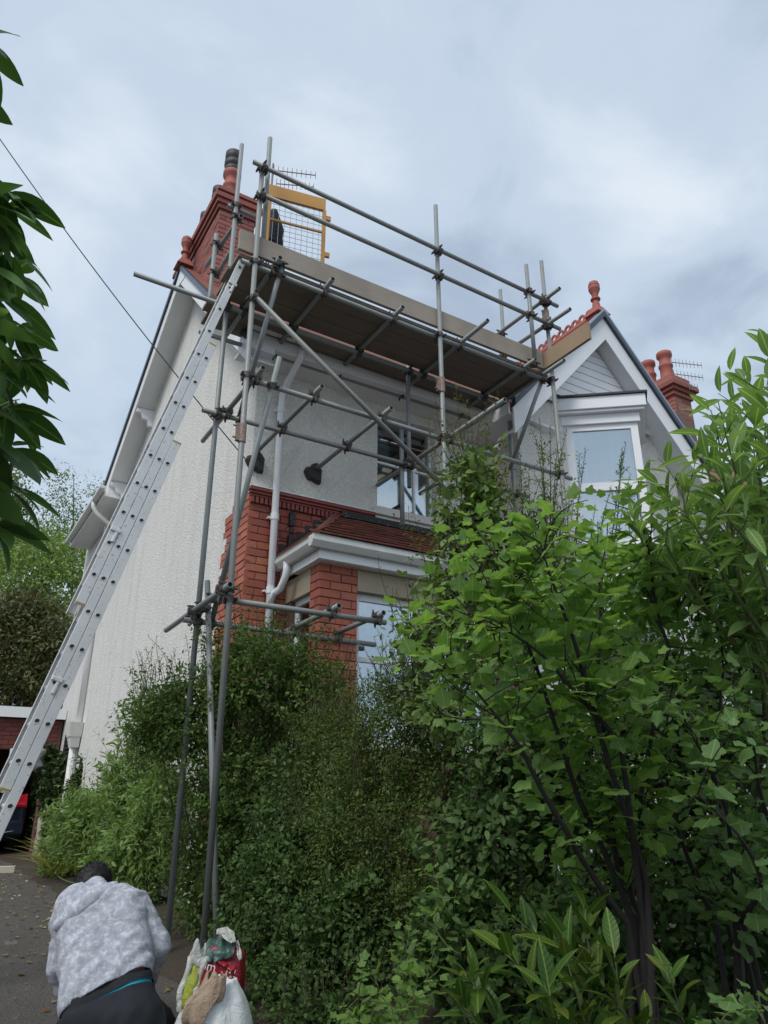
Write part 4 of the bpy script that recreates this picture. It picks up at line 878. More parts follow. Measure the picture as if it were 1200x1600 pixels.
body_s += [(head+RIGHT*(s_*0.098)-hd_dir*0.01+hd_up*0.012, head+RIGHT*(s_*0.100)-hd_up*0.022-hd_dir*0.005, 0.020, 0.013) for s_ in (-1, 1)]
body_s += [(shL, elL, 0.05, 0.038), (elL, wrL, 0.038, 0.027), (shR, elR, 0.05, 0.038), (elR, wrR, 0.038, 0.027)]+hand(wrL, FWD*0.7-UP*0.7)+hand(wrR, FWD*0.8-UP*0.5-RIGHT*0.2)
body_s += [(hL, kL, 0.075, 0.05), (hR, kR, 0.075, 0.05), (kL, fL, 0.048, 0.035), (kR, fR, 0.048, 0.035), (fL-FWD*0.02, fL+FWD*0.16, 0.035, 0.03), (fR-FWD*0.02, fR+FWD*0.16, 0.035, 0.03)]
me = blob(body_s, 0.0085, 4); me.materials.append(skin); put('body', me, person)
for s_ in (-1, 1): MB().lathe(head+hd_dir*0.082+RIGHT*(s_*0.031)+hd_up*0.012, [(0.001, -0.010), (0.009, -0.006), (0.011, 0.0), (0.009, 0.006), (0.001, 0.010)], 10).build('eye', M['black_plastic'], person, smooth=True)
# hair
plain('hair', (0.012, 0.009, 0.008), 0.65, var=0.4, scale=60)
me = blob([(head-hd_dir*0.012+hd_up*0.035, head-hd_dir*0.012+hd_up*0.055, 0.094, 0.092), (head-hd_dir*0.05, head-hd_dir*0.04+hd_up*0.03, 0.072, 0.085)], 0.008, 2, lambda c: 0.004*mnoise.noise(c*60)); me.materials.append(M['hair']); hair_o = put('hair', me, person)
hs_ = MB(); rq = random.Random(3); vv = list(me.vertices); back_ = (-hd_dir+hd_up*0.2).normalized()
for _ in range(2600):
    v_ = rq.choice(vv); n_ = v_.normal; d_ = (n_*0.55+back_*0.5+Vector((rq.gauss(0, .3), rq.gauss(0, .3), rq.gauss(0, .3)))).normalized(); s2 = n_.cross(d_)
    if s2.length < 1e-4: continue
    s2 = s2.normalized()*0.0012; b_ = v_.co-n_*0.002; hs_.add([b_-s2, b_+s2, b_+d_*rq.uniform(0.010, 0.022)], [(0, 1, 2)])
tag(hs_.build('hair_strands', M['hair'], hair_o, fix=False), kind='stuff')
# hoodie: grown as one surface, cut clean at the hem
t = NT('hoodie'); p = t.geo(); n1_ = t.noise(p, 34, 7, 0.78, 0.5); n2_ = t.noise(t.mapping(p, (3, 3, 7)), 7, 5, 0.65, 0.8); wv = t.noise(p, 420, 2)
c = t.ramp(t.math('ADD', t.math('MULTIPLY', n1_, 0.75), t.math('MULTIPLY', n2_, 0.3)), [(0.46, (0.30, 0.31, 0.345)), (0.53, (0.37, 0.38, 0.42)), (0.61, (0.51, 0.525, 0.58))])
t.base(c).set(Roughness=0.95); t.b.inputs['Specular IOR Level'].default_value = 0.1; t.bump(wv, 0.15, 0.002); M['hoodie'] = t.mat
def wrinkle(c):
    d = (c-waist); u_ = d.dot(RIGHT); v_ = d.dot(axis_); w_ = u_*0.8-v_*0.75
    return 0.014*(0.4-abs(mnoise.noise(Vector((w_*9, (u_+v_)*1.8, d.dot(FWD)*2.5)))*2))+0.004*mnoise.noise(Vector((w_*30, (u_+v_)*4, 0)))-0.004
hs = torso(0.016, low-axis_*0.05)+[(shL, shR, 0.080, 0.084), (shc+RIGHT*-0.10, neck, 0.08, 0.07), (shc+RIGHT*0.08, neck, 0.08, 0.07)]
hs += [(shL, shL.lerp(elL, 0.2), 0.078, 0.066), (shR, shR.lerp(elR, 0.2), 0.082, 0.07)]
hs += [(hipc+RIGHT*-0.09+axis_*0.08, hipc+RIGHT*0.09+axis_*0.08, 0.125, 0.125)]
hd_ = blob(hs, 0.011, 5, wrinkle); hem_no = (axis_+RIGHT*-0.16).normalized()
# keep the sleeves: cut only the trunk below the hem
bm = bmesh.new(); bm.from_mesh(hd_); hem = atd(168, 1532, 3.33)
kill = [f for f in bm.faces if (f.calc_center_median()-hem).dot(hem_no) < 0 and abs((f.calc_center_median()-hem).dot(RIGHT)) < 0.20 and (f.calc_center_median()-wrR).length > 0.13 and (f.calc_center_median()-wrL).length > 0.085]
bmesh.ops.delete(bm, geom=kill, context='FACES')
for v in [v for v in bm.verts if v.is_boundary]:
    dd = (v.co-hem).dot(hem_no)
    if abs(dd) < 0.02: v.co -= hem_no*dd
bm.to_mesh(hd_); bm.free(); hd_.polygons.foreach_set('use_smooth', [True]*len(hd_.polygons)); hd_.materials.append(M['hoodie'])
ho = put('hoodie', hd_, person); m_ = ho.modifiers.new('thick', 'SOLIDIFY'); m_.thickness = 0.006; m_.offset = 0
def sl_wr(c): return 0.007*mnoise.noise(Vector((c.x*10, c.y*10, c.z*34)))+0.004*mnoise.noise(c*22)
for a_, b_, c_, r_ in ((shL+FWD*0.01, elL-RIGHT*0.01, wrL, (0.070, 0.056, 0.052, 0.040)), (shR+FWD*0.01, elR+RIGHT*0.012, wrR, (0.080, 0.068, 0.064, 0.046))):
    me = blob([(a_, b_, r_[0], r_[1]), (b_, c_, r_[2], r_[3])], 0.010, 5, sl_wr); me.materials.append(M['hoodie']); put('sleeve', me, ho)
hp1, hp2, hp3, hp4 = atd(90, 1446, 3.56), atd(120, 1424, 3.60), atd(148, 1402, 3.66), atd(178, 1388, 3.74)
me = blob([(hp1, hp2, 0.030, 0.042), (hp2, hp3, 0.044, 0.050), (hp3, hp4, 0.050, 0.036), (hp2+UP*0.02+FWD*0.05, hp3+UP*0.02+FWD*0.05, 0.045, 0.05)], 0.009, 5, lambda c: 0.003*mnoise.noise(c*16)); me.materials.append(M['hoodie']); put('hood', me, ho)
# shirt, waistband, trousers
plain('black_cotton', (0.014, 0.015, 0.018), 0.9, var=0.3, scale=18, bump=0.2, bscale=40); plain('turquoise', (0.01, 0.30, 0.42), 0.7, var=0.2, scale=20); plain('trouser_cloth', (0.010, 0.012, 0.017), 0.85, var=0.4, scale=14, bump=0.3, bscale=30)
fold = lambda c: 0.005*mnoise.noise(Vector((c.x*14, c.y*14, c.z*40)))
me = cut(blob(torso(0.004, low), 0.012, 5, fold), atd(168, 1556, 3.33), (axis_+RIGHT*-0.10).normalized()); me = cut(me, hem+axis_*0.012, -axis_); me.materials.append(M['black_cotton']); put('shirt', me, person)
me = cut(blob(torso(-0.004, low), 0.012, 5), atd(168, 1566, 3.32), axis_); me = cut(me, hem-axis_*0.005, -axis_); me.materials.append(M['turquoise']); put('waistband', me, person)
ts = [(hL-axis_*0.02, hR-axis_*0.02, 0.150, 0.150), (low+RIGHT*-0.09, hipc+RIGHT*-0.10+axis_*0.14, 0.125, 0.118), (low+RIGHT*0.09, hipc+RIGHT*0.10+axis_*0.14, 0.125, 0.118), (low, hipc+axis_*0.14, 0.125, 0.118), (hL, kL, 0.12, 0.08), (hR, kR, 0.12, 0.085), (kL, fL+UP*0.03, 0.075, 0.055), (kR, fR+UP*0.03, 0.075, 0.055)]
me = cut(blob(ts, 0.012, 5, lambda c: 0.007*mnoise.noise(c*18)), atd(172, 1561, 3.32), (-axis_+RIGHT*0.10).normalized()); me.materials.append(M['trouser_cloth']); put('trousers', me, person)
for f_ in (fL, fR):
    me = blob([(f_-FWD*0.03-UP*0.02, f_+FWD*0.17-UP*0.03, 0.05, 0.042), (f_-FWD*0.03+UP*0.02, f_+FWD*0.04+UP*0.01, 0.052, 0.045)], 0.010, 3); me.materials.append(M['black_plastic']); put('shoe', me, person)

# ================================================================== BAGS BESIDE THE PERSON
def sack(mb, rings, n=40, seed=0, crumple=0.05, vfold=0.05, close_top=False):
    vs = []
    for k, (c, rx, ry, tw) in enumerate(rings):
        c = Vector(c)
        for i in range(n):
            a = 2*PI*i/n; ca, sa = math.cos(a), math.sin(a)
            sq = 1.0/max(abs(ca), abs(sa))**tw
            nn = mnoise.noise(Vector((ca*2.2+seed, sa*2.2, k*0.55))); fo = math.sin(a*5+seed)*0.5+math.sin(a*9+seed*2+k*0.2)*0.5
            r_ = sq*(1+crumple*2*nn+vfold*fo); dz = 0.03*crumple*20*mnoise.noise(Vector((ca*1.5, sa*1.5, k*0.8+seed)))
            vs.append(c+RIGHT*(rx*r_*ca)+FWD*(ry*r_*sa)+UP*(dz if k else 0))
    m = len(rings); fs = [(k*n+i, k*n+(i+1) % n, (k+1)*n+(i+1) % n, (k+1)*n+i) for k in range(m-1) for i in range(n)]+[tuple(range(n))[::-1]]
    if close_top: fs.append(tuple(range((m-1)*n, m*n)))
    mb.add(vs, fs); return mb
def sackobj(name, rings, mat, parent=None, sub=1, **k):
    o = sack(MB(), rings, **k).build(name, mat, parent, smooth=True, fix=True)
    if sub: m_ = o.modifiers.new('sub', 'SUBSURF'); m_.levels = sub; m_.render_levels = sub
    m_ = o.modifiers.new('thick', 'SOLIDIFY'); m_.thickness = 0.003; return o
def bagmat(key, col, var, scale, rough=0.5, bump=0.5, bs=14):
    t = NT(key); p = t.geo(); n = t.noise(p, scale, 4, 0.6); c = t.mix(n, tuple(x*(1-var) for x in col), tuple(min(1, x*(1+var)) for x in col))
    t.base(c).set(Roughness=rough); t.bump(t.noise(p, bs, 4, 0.7, 1.0), bump, 0.03); M[key] = t.mat
bagmat('white_sack', (0.72, 0.74, 0.73), 0.06, 6, 0.5, 0.7, 9); bagmat('paper', (0.40, 0.29, 0.20), 0.15, 9, 0.8, 0.8, 16); bagmat('red_plastic', (0.34, 0.018, 0.035), 0.15, 6, 0.35, 0.4, 9)
bagmat('green_plastic', (0.045, 0.10, 0.085), 0.2, 6, 0.3, 0.5, 12); bagmat('clear_plastic', (0.55, 0.55, 0.50), 0.12, 9, 0.25, 0.8, 18); bagmat('leafy_print', (0.30, 0.33, 0.03), 0.6, 26, 0.4, 0.5, 12)
w0 = atd(334, 1600, 3.42); w0.z = gz(w0.y)-0.01
wr_ = [(w0, 0.10, 0.10, 0.1), (w0+UP*0.02, 0.17, 0.15, 0.2), (w0+UP*0.12, 0.19, 0.17, 0.15), (w0+UP*0.24, 0.18, 0.16, 0.1), (w0+UP*0.30+RIGHT*0.005, 0.145, 0.14, 0.05), (w0+UP*0.345+RIGHT*0.01, 0.115, 0.11, 0), (w0+UP*0.375+RIGHT*0.02, 0.085, 0.09, 0), (w0+UP*0.39+RIGHT*0.02, 0.075, 0.08, 0), (w0+UP*0.385+RIGHT*0.02, 0.06, 0.066, 0), (w0+UP*0.34+RIGHT*0.015, 0.055, 0.06, 0)]
tag(sackobj('rubble_sack', wr_, M['white_sack'], seed=3, crumple=0.05, vfold=0.045), 'bulging white woven sack on the drive at the bottom of the picture', 'sack')
b0 = atd(300, 1592, 3.30); b0.z -= 0.02; tl_ = (UP*0.85+RIGHT*0.42+FWD*0.2).normalized()
paper = sackobj('paper_bag', [(b0, 0.035, 0.03, 0.2), (b0+tl_*0.03, 0.066, 0.05, 0.2), (b0+tl_*0.09, 0.076, 0.055, 0.25), (b0+tl_*0.14, 0.070, 0.05, 0.2), (b0+tl_*0.18, 0.055, 0.045, 0.1), (b0+tl_*0.205, 0.048, 0.04, 0.0), (b0+tl_*0.20, 0.040, 0.032, 0.0)], M['paper'], seed=8, crumple=0.16, vfold=0.06)
tag(paper, 'crumpled brown paper bag leaning on the white sack', 'paper bag')
v0 = atd(290, 1580, 3.34); tv = (UP*0.95+RIGHT*0.12+FWD*0.15).normalized()
veg = thing('plastic_bag', 'clear plastic bag with yellow green contents beside the paper bag', 'plastic bag', v0)
sackobj('contents', [(v0, 0.02, 0.018, 0), (v0+tv*0.03, 0.032, 0.024, 0), (v0+tv*0.10, 0.036, 0.026, 0), (v0+tv*0.16, 0.034, 0.024, 0), (v0+tv*0.19, 0.02, 0.015, 0)], M['leafy_print'], veg, seed=2, crumple=0.1, close_top=True, n=24)
for sg, c in ((-1, -0.034), (1, 0.034)):
    e = MB(); pts = []
    for k in range(9):
        f_ = k/8; p_ = v0+tv*(0.0+0.215*f_)+RIGHT*(c*(1+0.25*math.sin(f_*7+sg)))-FWD*0.012; pts.append(p_)
    vs = []
    for k, p_ in enumerate(pts): vs += [p_-RIGHT*0.012+FWD*0.01*math.sin(k*1.7), p_+RIGHT*0.013-FWD*0.008*math.cos(k*2.1)]
    e.add(vs, [(2*k, 2*k+1, 2*k+3, 2*k+2) for k in range(8)]); o = e.build('bag_edge', M['clear_plastic'], veg, smooth=True); m_ = o.modifiers.new('t', 'SOLIDIFY'); m_.thickness = 0.003
sackobj('bag_mouth', [(v0+tv*0.17, 0.037, 0.028, 0), (v0+tv*0.215, 0.042, 0.03, 0), (v0+tv*0.235, 0.034, 0.02, 0)], M['clear_plastic'], veg, seed=5, crumple=0.2, vfold=0.1, n=24)
r0_ = atd(342, 1560, 4.15); r0_.z = gz(r0_.y)+0.02
red = thing('compost_bag', 'red and green plastic compost bag with crumpled open top behind the white sack', 'compost bag', r0_)
HB = 0.26
rb = sackobj('bag_body', [(r0_, 0.11, 0.07, 0.3), (r0_+UP*0.03, 0.135, 0.085, 0.5), (r0_+UP*0.15, 0.138, 0.085, 0.5), (r0_+UP*0.27, 0.130, 0.08, 0.45), (r0_+UP*HB+RIGHT*0.003, 0.125, 0.072, 0.35), (r0_+UP*(HB+0.045), 0.118, 0.06, 0.3)], M['red_plastic'], red, seed=6, crumple=0.05, vfold=0.02)
for (dx_, dz_, w_, h_, sd, tilt, mt) in ((-0.065, 0.075, 0.08, 0.10, 1, 0.2, 'green_plastic'), (0.015, 0.095, 0.11, 0.12, 4, -0.25, 'green_plastic'), (0.035, 0.155, 0.105, 0.035, 9, 0.5, 'clear_plastic'), (0.06, 0.03, 0.09, 0.07, 7, 0.5, 'red_plastic'), (0.105, 0.075, 0.02, 0.09, 12, -0.5, 'clear_plastic')):
    fl = MB(); n = 12; vs = []
    for j in range(n):
        for i in range(n):
            u_, v_ = i/(n-1)-0.5, j/(n-1)-0.5; k = 1-0.45*abs(v_+0.2)*abs(u_)*4
            q = Vector((u_*w_*1.25*k, 0, v_*h_)); q = Matrix.Rotation(tilt, 3, 'Y') @ q
            dd = 0.030*mnoise.noise(Vector((u_*3+sd, v_*3, sd)))+0.012*mnoise.noise(Vector((u_*8+sd, v_*8, sd)))
            vs.append(r0_+UP*(HB-0.03+dz_)+RIGHT*(dx_+q.x)+UP*q.z+FWD*(-0.055+dd+0.10*v_))
    fl.add(vs, [(j*n+i, j*n+i+1, (j+1)*n+i+1, (j+1)*n+i) for j in range(n-1) for i in range(n-1)])
    o = fl.build('bag_flap', M[mt], red, smooth=True); m_ = o.modifiers.new('t', 'SOLIDIFY'); m_.thickness = 0.003
plain('lettering', (0.75, 0.73, 0.70), 0.5)
def text(body, size, loc, right, upv, parent, mat):
    cu_ = bpy.data.curves.new('t', 'FONT'); cu_.body = body; cu_.size = size; cu_.extrude = 0.0008; cu_.align_x = 'CENTER'; cu_.align_y = 'CENTER'
    ob = bpy.data.objects.new('t', cu_); COL.objects.link(ob); dg = bpy.context.evaluated_depsgraph_get(); me = bpy.data.meshes.new_from_object(ob.evaluated_get(dg)); bpy.data.objects.remove(ob)
    right = right.normalized(); upv = (upv-right*upv.dot(right)).normalized(); mt = Matrix((right, upv, right.cross(upv))).transposed().to_4x4(); mt.translation = loc; me.transform(mt)
    me.materials.clear(); me.materials.append(mat); return put('lettering', me, parent)
text('.com', 0.068, r0_+UP*(HB-0.02)+RIGHT*-0.072-FWD*0.118, RIGHT-UP*0.18, UP, red, M['lettering'])
mk = MB(); rr = random.Random(4)
for col in range(2):
    for k in range(11):
        c = r0_+UP*(HB-0.05-k*0.021)+RIGHT*(0.078+0.026*col)-FWD*0.118
        for _ in range(2):
            o_ = RIGHT*rr.uniform(-0.006, 0.006)+UP*rr.uniform(-0.005, 0.005); d_ = (RIGHT*rr.uniform(-1, 1)+UP*rr.uniform(-0.6, 0.6)).normalized()*0.006
            mk.beam(c+o_-d_, c+o_+d_, 0.001, 0.003)
mk.build('small_print', M['lettering'], red)
# ================================================================== PLANTS
SAT = {'leaf_currant': 0.22, 'leaf_broad': 0.18, 'leaf_currant_dark': 0.2, 'leaf_far': 0.15, 'leaf_herb': 0.15, 'leaf_shrub': 0.12}
GAIN = {'leaf_litter': 1.0, 'leaf_currant': 2.0, 'leaf_strap': 1.3, 'leaf_conifer': 2.9, 'leaf_laurel': 1.15, 'leaf_rhodo': 1.9, 'leaf_tip': 1.1, 'leaf_dark': 3.1, 'leaf_under': 2.8, 'leaf_far': 2.2, 'leaf_far2': 2.3, 'leaf_olive': 2.2, 'leaf_shrub': 2.3, 'leaf_broad': 2.2, 'leaf_currant_dark': 2.4, 'leaf_herb': 1.8}
def leafmat(key, cols, rough=0.5, trans=0.32, spec=0.3, rib=False):
    g_ = GAIN.get(key, 1.45); sat_ = SAT.get(key, 0.0); cols = [(c_[0]*g_*1.12, c_[1]*g_*1.03, c_[2]*g_*0.70) for c_ in cols]; cols = [tuple(x*(1-sat_)+sat_*(c_[0]*0.3+c_[1]*0.6+c_[2]*0.1) for x in c_) for c_ in cols]; t = NT(key); r = t.rnd(); p = t.geo(); n = t.noise(p, 3.0, 3)
    c = t.ramp(r, [(i/(len(cols)-1), c_) for i, c_ in enumerate(cols)])
    c = t.mix(t.ramp(n, [(0.35, 0.0), (0.7, 0.35)]), c, tuple(x*0.62 for x in cols[0]))
    if rib:
        sx_ = t.n.new('ShaderNodeSeparateXYZ'); t.l.new(t.coord('Object'), sx_.inputs[0]); ax_ = t.math('ABSOLUTE', sx_.outputs[0], 0.0)
        c = t.mix(t.ramp(ax_, [(0.006, 0.55), (0.022, 0.0)]), c, tuple(min(1, x*2.2+0.03) for x in cols[-1]))
        sd_ = t.math('SINE', t.math('MULTIPLY', t.math('ADD', sx_.outputs[1], t.math('MULTIPLY', ax_, -0.8)), 55.0), 0.0); t.bump(sd_, 0.12, 0.01)
    t.base(c).set(Roughness=rough); t.b.inputs['Specular IOR Level'].default_value = spec
    tr = t.n.new('ShaderNodeBsdfTranslucent'); hs_ = t.mix(1.0, c, (1.2, 1.25, 0.7), 'MULTIPLY'); t.l.new(hs_, tr.inputs['Color'])
    mx = t.n.new('ShaderNodeMixShader'); mx.inputs[0].default_value = trans; t.l.new(t.b.outputs[0], mx.inputs[1]); t.l.new(tr.outputs[0], mx.inputs[2]); t.l.new(mx.outputs[0], t.out.inputs['Surface'])
    M[key] = t.mat; return t.mat
def barkmat(key, col):
    return plain(key, col, 0.85, var=0.4, scale=30, bump=0.5, bscale=50)
barkmat('bark_dark', (0.022, 0.018, 0.016)); barkmat('bark_brown', (0.075, 0.045, 0.032)); barkmat('bark_grey', (0.12, 0.11, 0.095)); barkmat('twig', (0.06, 0.045, 0.028)); barkmat('green_stem', (0.10, 0.12, 0.04))
# ---- leaf templates: base at origin, tip along +y, face up +z
def lance(w, n=5, droop=0.25, fold=0.25, shape=0.9):
    vs = []; fs = []
    for i in range(n+1):
        f_ = i/n; y = f_; hw = w*0.5*(math.sin(PI*min(1, f_**shape))**0.8 if 0 < f_ < 1 else 0.03); z = -droop*f_*f_
        vs += [(-hw, y, z+fold*hw), (0, y, z), (hw, y, z+fold*hw)]
    for i in range(n):
        a = 3*i; fs += [(a, a+1, a+4, a+3), (a+1, a+2, a+5, a+4)]
    return np.array(vs), fs
def diamond(w, fold=0.2):
    return np.array([(0, 0, 0), (-w/2, 0.45, fold*w), (0, 1, -0.06), (w/2, 0.45, fold*w)]), [(0, 2, 1), (0, 3, 2)]
def oval(w, droop=0.12, fold=0.2):
    return np.array([(0, 0, 0), (-w*0.42, 0.25, fold*w*0.4), (-w*0.5, 0.55, fold*w*0.5-0.03), (-w*0.26, 0.86, -droop*0.7), (0, 1, -droop), (w*0.26, 0.86, -droop*0.7), (w*0.5, 0.55, fold*w*0.5-0.03), (w*0.42, 0.25, fold*w*0.4), (0, 0.5, -0.02)]), [(0, 8, 1), (1, 8, 2), (2, 8, 3), (3, 8, 4), (4, 8, 5), (5, 8, 6), (6, 8, 7), (7, 8, 0)]
def lobed(seed=0, lobes=3):
    rr = random.Random(seed); n = 27; vs = [(0, 0.40, -0.03), (0, 0.06, 0.0)]; w_ = rr.uniform(0.9, 1.05)
    for i in range(n):
        a = -158+316*i/(n-1); aa = abs(a); r_ = 0.325+0.25*math.exp(-(aa/28)**2)+0.21*math.exp(-((aa-75)/25)**2)+0.12*math.exp(-((aa-132)/20)**2)
        if lobes == 5: r_ += 0.05*math.exp(-((aa-40)/14)**2)
        r_ *= rr.uniform(0.95, 1.05)*(1.03 if i % 2 else 0.96); b = math.radians(a)
        vs.append((w_*r_*math.sin(b)*1.05, 0.40+r_*math.cos(b), 0.045*math.cos(3*b)+rr.uniform(-0.02, 0.02)-0.16*r_*r_))
    fs = [(0, 2+i+1, 2+i) for i in range(n-1)]+[(0, 1, 2+n-1), (0, 2, 1)]
    return np.array(vs), fs
TPL = {'lance': lance(0.26), 'lance2': lance(0.30, droop=0.12), 'rhodo': lance(0.42, 8, 0.24, 0.16, 0.9), 'laurel': lance(0.34, 7, 0.16, 0.30, 0.85), 'budd': lance(0.34, 6, 0.30, 0.25), 'narrow': lance(0.14, 3, 0.25), 'blade': lance(0.05, 7, 0.55, 0.4, 1.0), 'dia': diamond(0.55), 'dia2': diamond(0.42), 'oval': oval(0.58), 'oval2': oval(0.46), 'lobe': lobed(1, 3), 'lobe2': lobed(2, 3), 'lobe5': lobed(3, 5)}
_tm = {}
def tpl_mesh(tp, mat):
    if (tp, mat) not in _tm:
        me = bpy.data.meshes.new('leaf'); me.from_pydata([tuple(v) for v in TPL[tp][0]], [], TPL[tp][1]); me.materials.append(M[mat]); me.polygons.foreach_set('use_smooth', [True]*len(me.polygons)); _tm[(tp, mat)] = me
    return _tm[(tp, mat)]
def norm(a): return a/np.maximum(np.linalg.norm(a, axis=1, keepdims=True), 1e-9)
class Leaves:
    """positions, axes, normals and sizes of a plant's leaves"""
    def __init__(s): s.P = []; s.D = []; s.N = []; s.S = []
    def add(s, P, D, N, S): s.P.append(np.atleast_2d(P)); s.D.append(np.atleast_2d(D)); s.N.append(np.atleast_2d(N)); s.S.append(np.atleast_1d(S))
    def arrays(s):
        P = np.concatenate(s.P); D = norm(np.concatenate(s.D)); N = np.concatenate(s.N); S = np.concatenate(s.S)
        N = N-D*np.sum(N*D, axis=1, keepdims=True); N = norm(N+1e-6); return P, D, N, S
def batch(P, D, N, S, tp):
    V, F = TPL[tp]; X = np.cross(D, N); k = len(V)
    co = P[:, None, :]+S[:, None, None]*(V[None, :, 0:1]*X[:, None, :]+V[None, :, 1:2]*D[:, None, :]+V[None, :, 2:3]*N[:, None, :])
    return co.reshape(-1, 3), F, k
def mesh_np(name, co, loops, sizes, mat):
    me = bpy.data.meshes.new(name); me.vertices.add(len(co)); me.vertices.foreach_set('co', co.astype(np.float32).ravel())
    me.loops.add(len(loops)); me.loops.foreach_set('vertex_index', loops.astype(np.int32)); me.polygons.add(len(sizes))
    st = np.concatenate([[0], np.cumsum(sizes)[:-1]]); me.polygons.foreach_set('loop_start', st.astype(np.int32)); me.polygons.foreach_set('loop_total', sizes.astype(np.int32))
    me.update(calc_edges=True); me.validate(); me.materials.append(M[mat]); return me
def grow(plant, lv, tps, mat, single=0, name='foliage'):
    """the leaves that show largest become objects of their own, the rest one mesh"""
    P, D, N, S = lv.arrays(); n = len(P); tsel = RNG.integers(0, len(tps), n)
    rel = P-CAM; dep = rel@np.array([FH[0]*math.cos(PITCH), FH[1]*math.cos(PITCH), math.sin(PITCH)])
    face = np.abs(np.sum(norm(rel)*N, axis=1)); score = S/np.maximum(dep, 0.3)*(0.35+face)
    sx = rel[:, 0]*RH[0]+rel[:, 1]*RH[1]; sy = -(rel[:, 0]*FH[0]+rel[:, 1]*FH[1])*math.sin(PITCH)+rel[:, 2]*math.cos(PITCH)
    vis = (dep > 0.3) & (np.abs(sx/np.maximum(dep, .3))*FPX < 605) & (np.abs(sy/np.maximum(dep, .3))*FPX < 805)
    score = np.where(vis, score, 0); pick = np.zeros(n, bool)
    if single: pick[np.argsort(-score)[:min(single, n)]] = True; pick &= score > 0
    for i in np.nonzero(pick)[0]:
        d, nn = D[i], N[i]; x = np.cross(d, nn); s_ = S[i]
        o = bpy.data.objects.new('leaf', tpl_mesh(tps[tsel[i]], mat)); COL.objects.link(o); o.parent = plant
        o.matrix_basis = Matrix(((x[0]*s_, d[0]*s_, nn[0]*s_, P[i][0]-plant.location.x), (x[1]*s_, d[1]*s_, nn[1]*s_, P[i][1]-plant.location.y), (x[2]*s_, d[2]*s_, nn[2]*s_, P[i][2]-plant.location.z), (0, 0, 0, 1)))
    rest = ~pick
    if rest.any():
        cos, lps, szs, off = [], [], [], 0
        for ti, tp in enumerate(tps):
            m = rest & (tsel == ti)
            if not m.any(): continue
            co, F, k = batch(P[m], D[m], N[m], S[m], tp); c = m.sum(); fl = np.concatenate([np.array(f) for f in F]); fz = np.array([len(f) for f in F])
            lps.append((off+(np.arange(c)*k)[:, None]+fl[None, :]).ravel()); szs.append(np.tile(fz, c)); cos.append(co); off += c*k
        o = put(name, mesh_np(name, np.concatenate(cos), np.concatenate(lps), np.concatenate(szs), mat), plant); o['kind'] = 'stuff'
def vnoise(P, sc, seed=0.0): return np.array([mnoise.noise(Vector((p[0]*sc+seed, p[1]*sc+seed*1.7, p[2]*sc))) for p in P])
def ell(px, py, d, rx, ry, rd):
    return (np.array(atd(px, py, d)), rx*d/FPX, ry*d/FPX, rd)
BAS = np.array([[RH[0], RH[1], 0], [0, 0, 1], [FH[0], FH[1], 0]])
def mass(lv, ells, count, size, seed=0, shell=0.22, up=0.5, gap=0.42, rough=0.22, droop=0.1, front=True):
    vol = np.array([e[1]*e[2]+0.5*e[1]*e[3] for e in ells]); ns = (count*vol/vol.sum()).astype(int)
    for (c, rx, ry, rd), n in zip(ells, ns):
        dr = norm(RNG.normal(size=(n, 3)))
        if front: fl = (dr[:, 2] > 0.35) & (RNG.random(n) < 0.75); dr[fl, 2] *= -1     # fewer on the side nobody sees
        sc = 1+rough*vnoise(dr*np.array([rx, ry, rd])*3.2+c, 1.6, seed)*2+0.12*vnoise(dr*np.array([rx, ry, rd])+c, 9.0, seed+3)*2
        r = sc*(1-np.abs(RNG.normal(size=n))*shell); r = np.clip(r, 0.15, None)
        L = dr*r[:, None]*np.array([rx, ry, rd]); P = c+L@BAS
        keep = vnoise(P, 5.5, seed+9) > (gap-0.5)-0.25*RNG.random(n)
        P = P[keep]; O = (dr@BAS)[keep]; k = len(P)
        N = norm(O*0.55+np.array([0, 0, up])+RNG.normal(size=(k, 3))*0.45); D = norm(O*0.6+RNG.normal(size=(k, 3))*0.7+np.array([0, 0, -droop]))
        lv.add(P, D, N, size*RNG.uniform(0.5, 1.3, k))
def twig_leaves(lv, pts, size, step, up=0.6, spread=0.9, start=0.0, pet=0.3, taper=0.0, tip=0.4):
    """leaves set alternately along a shoot"""
    pts = [np.array(p) for p in pts]; seg = [np.linalg.norm(b-a) for a, b in zip(pts, pts[1:])]; tot = sum(seg); s_ = tot*start; k = 0; ph = RNG.uniform(0, 6.28)
    while s_ < tot:
        t_ = s_; i = 0
        while i < len(seg)-1 and t_ > seg[i]: t_ -= seg[i]; i += 1
        p = pts[i]+(pts[i+1]-pts[i])*min(1, t_/max(seg[i], 1e-6)); ax = (pts[i+1]-pts[i])/max(seg[i], 1e-6)
        ph += 2.4+RNG.uniform(-0.4, 0.4); a = np.cross(ax, [0.3, 0.2, 1.0]); a /= np.linalg.norm(a)+1e-9; b = np.cross(ax, a); o = a*math.cos(ph)+b*math.sin(ph)
        o = o*spread+ax*tip+RNG.normal(size=3)*0.15; o /= np.linalg.norm(o); sz = size*RNG.uniform(0.55, 1.25)*(1-taper*s_/tot)
        n = np.array([0, 0, up])+ax*0.3+RNG.normal(size=3)*0.22; lv.add(p+o*sz*pet, o, n, sz); s_ += step*RNG.uniform(0.7, 1.3); k += 1
def curve(a, b, bend, n=6):
    a = np.array(a); b = np.array(b); L = np.linalg.norm(b-a); o = RNG.normal(size=3)*bend*L
    return [a+(b-a)*f_+o*4*f_*(1-f_)*0.5 for f_ in np.linspace(0, 1, n)]
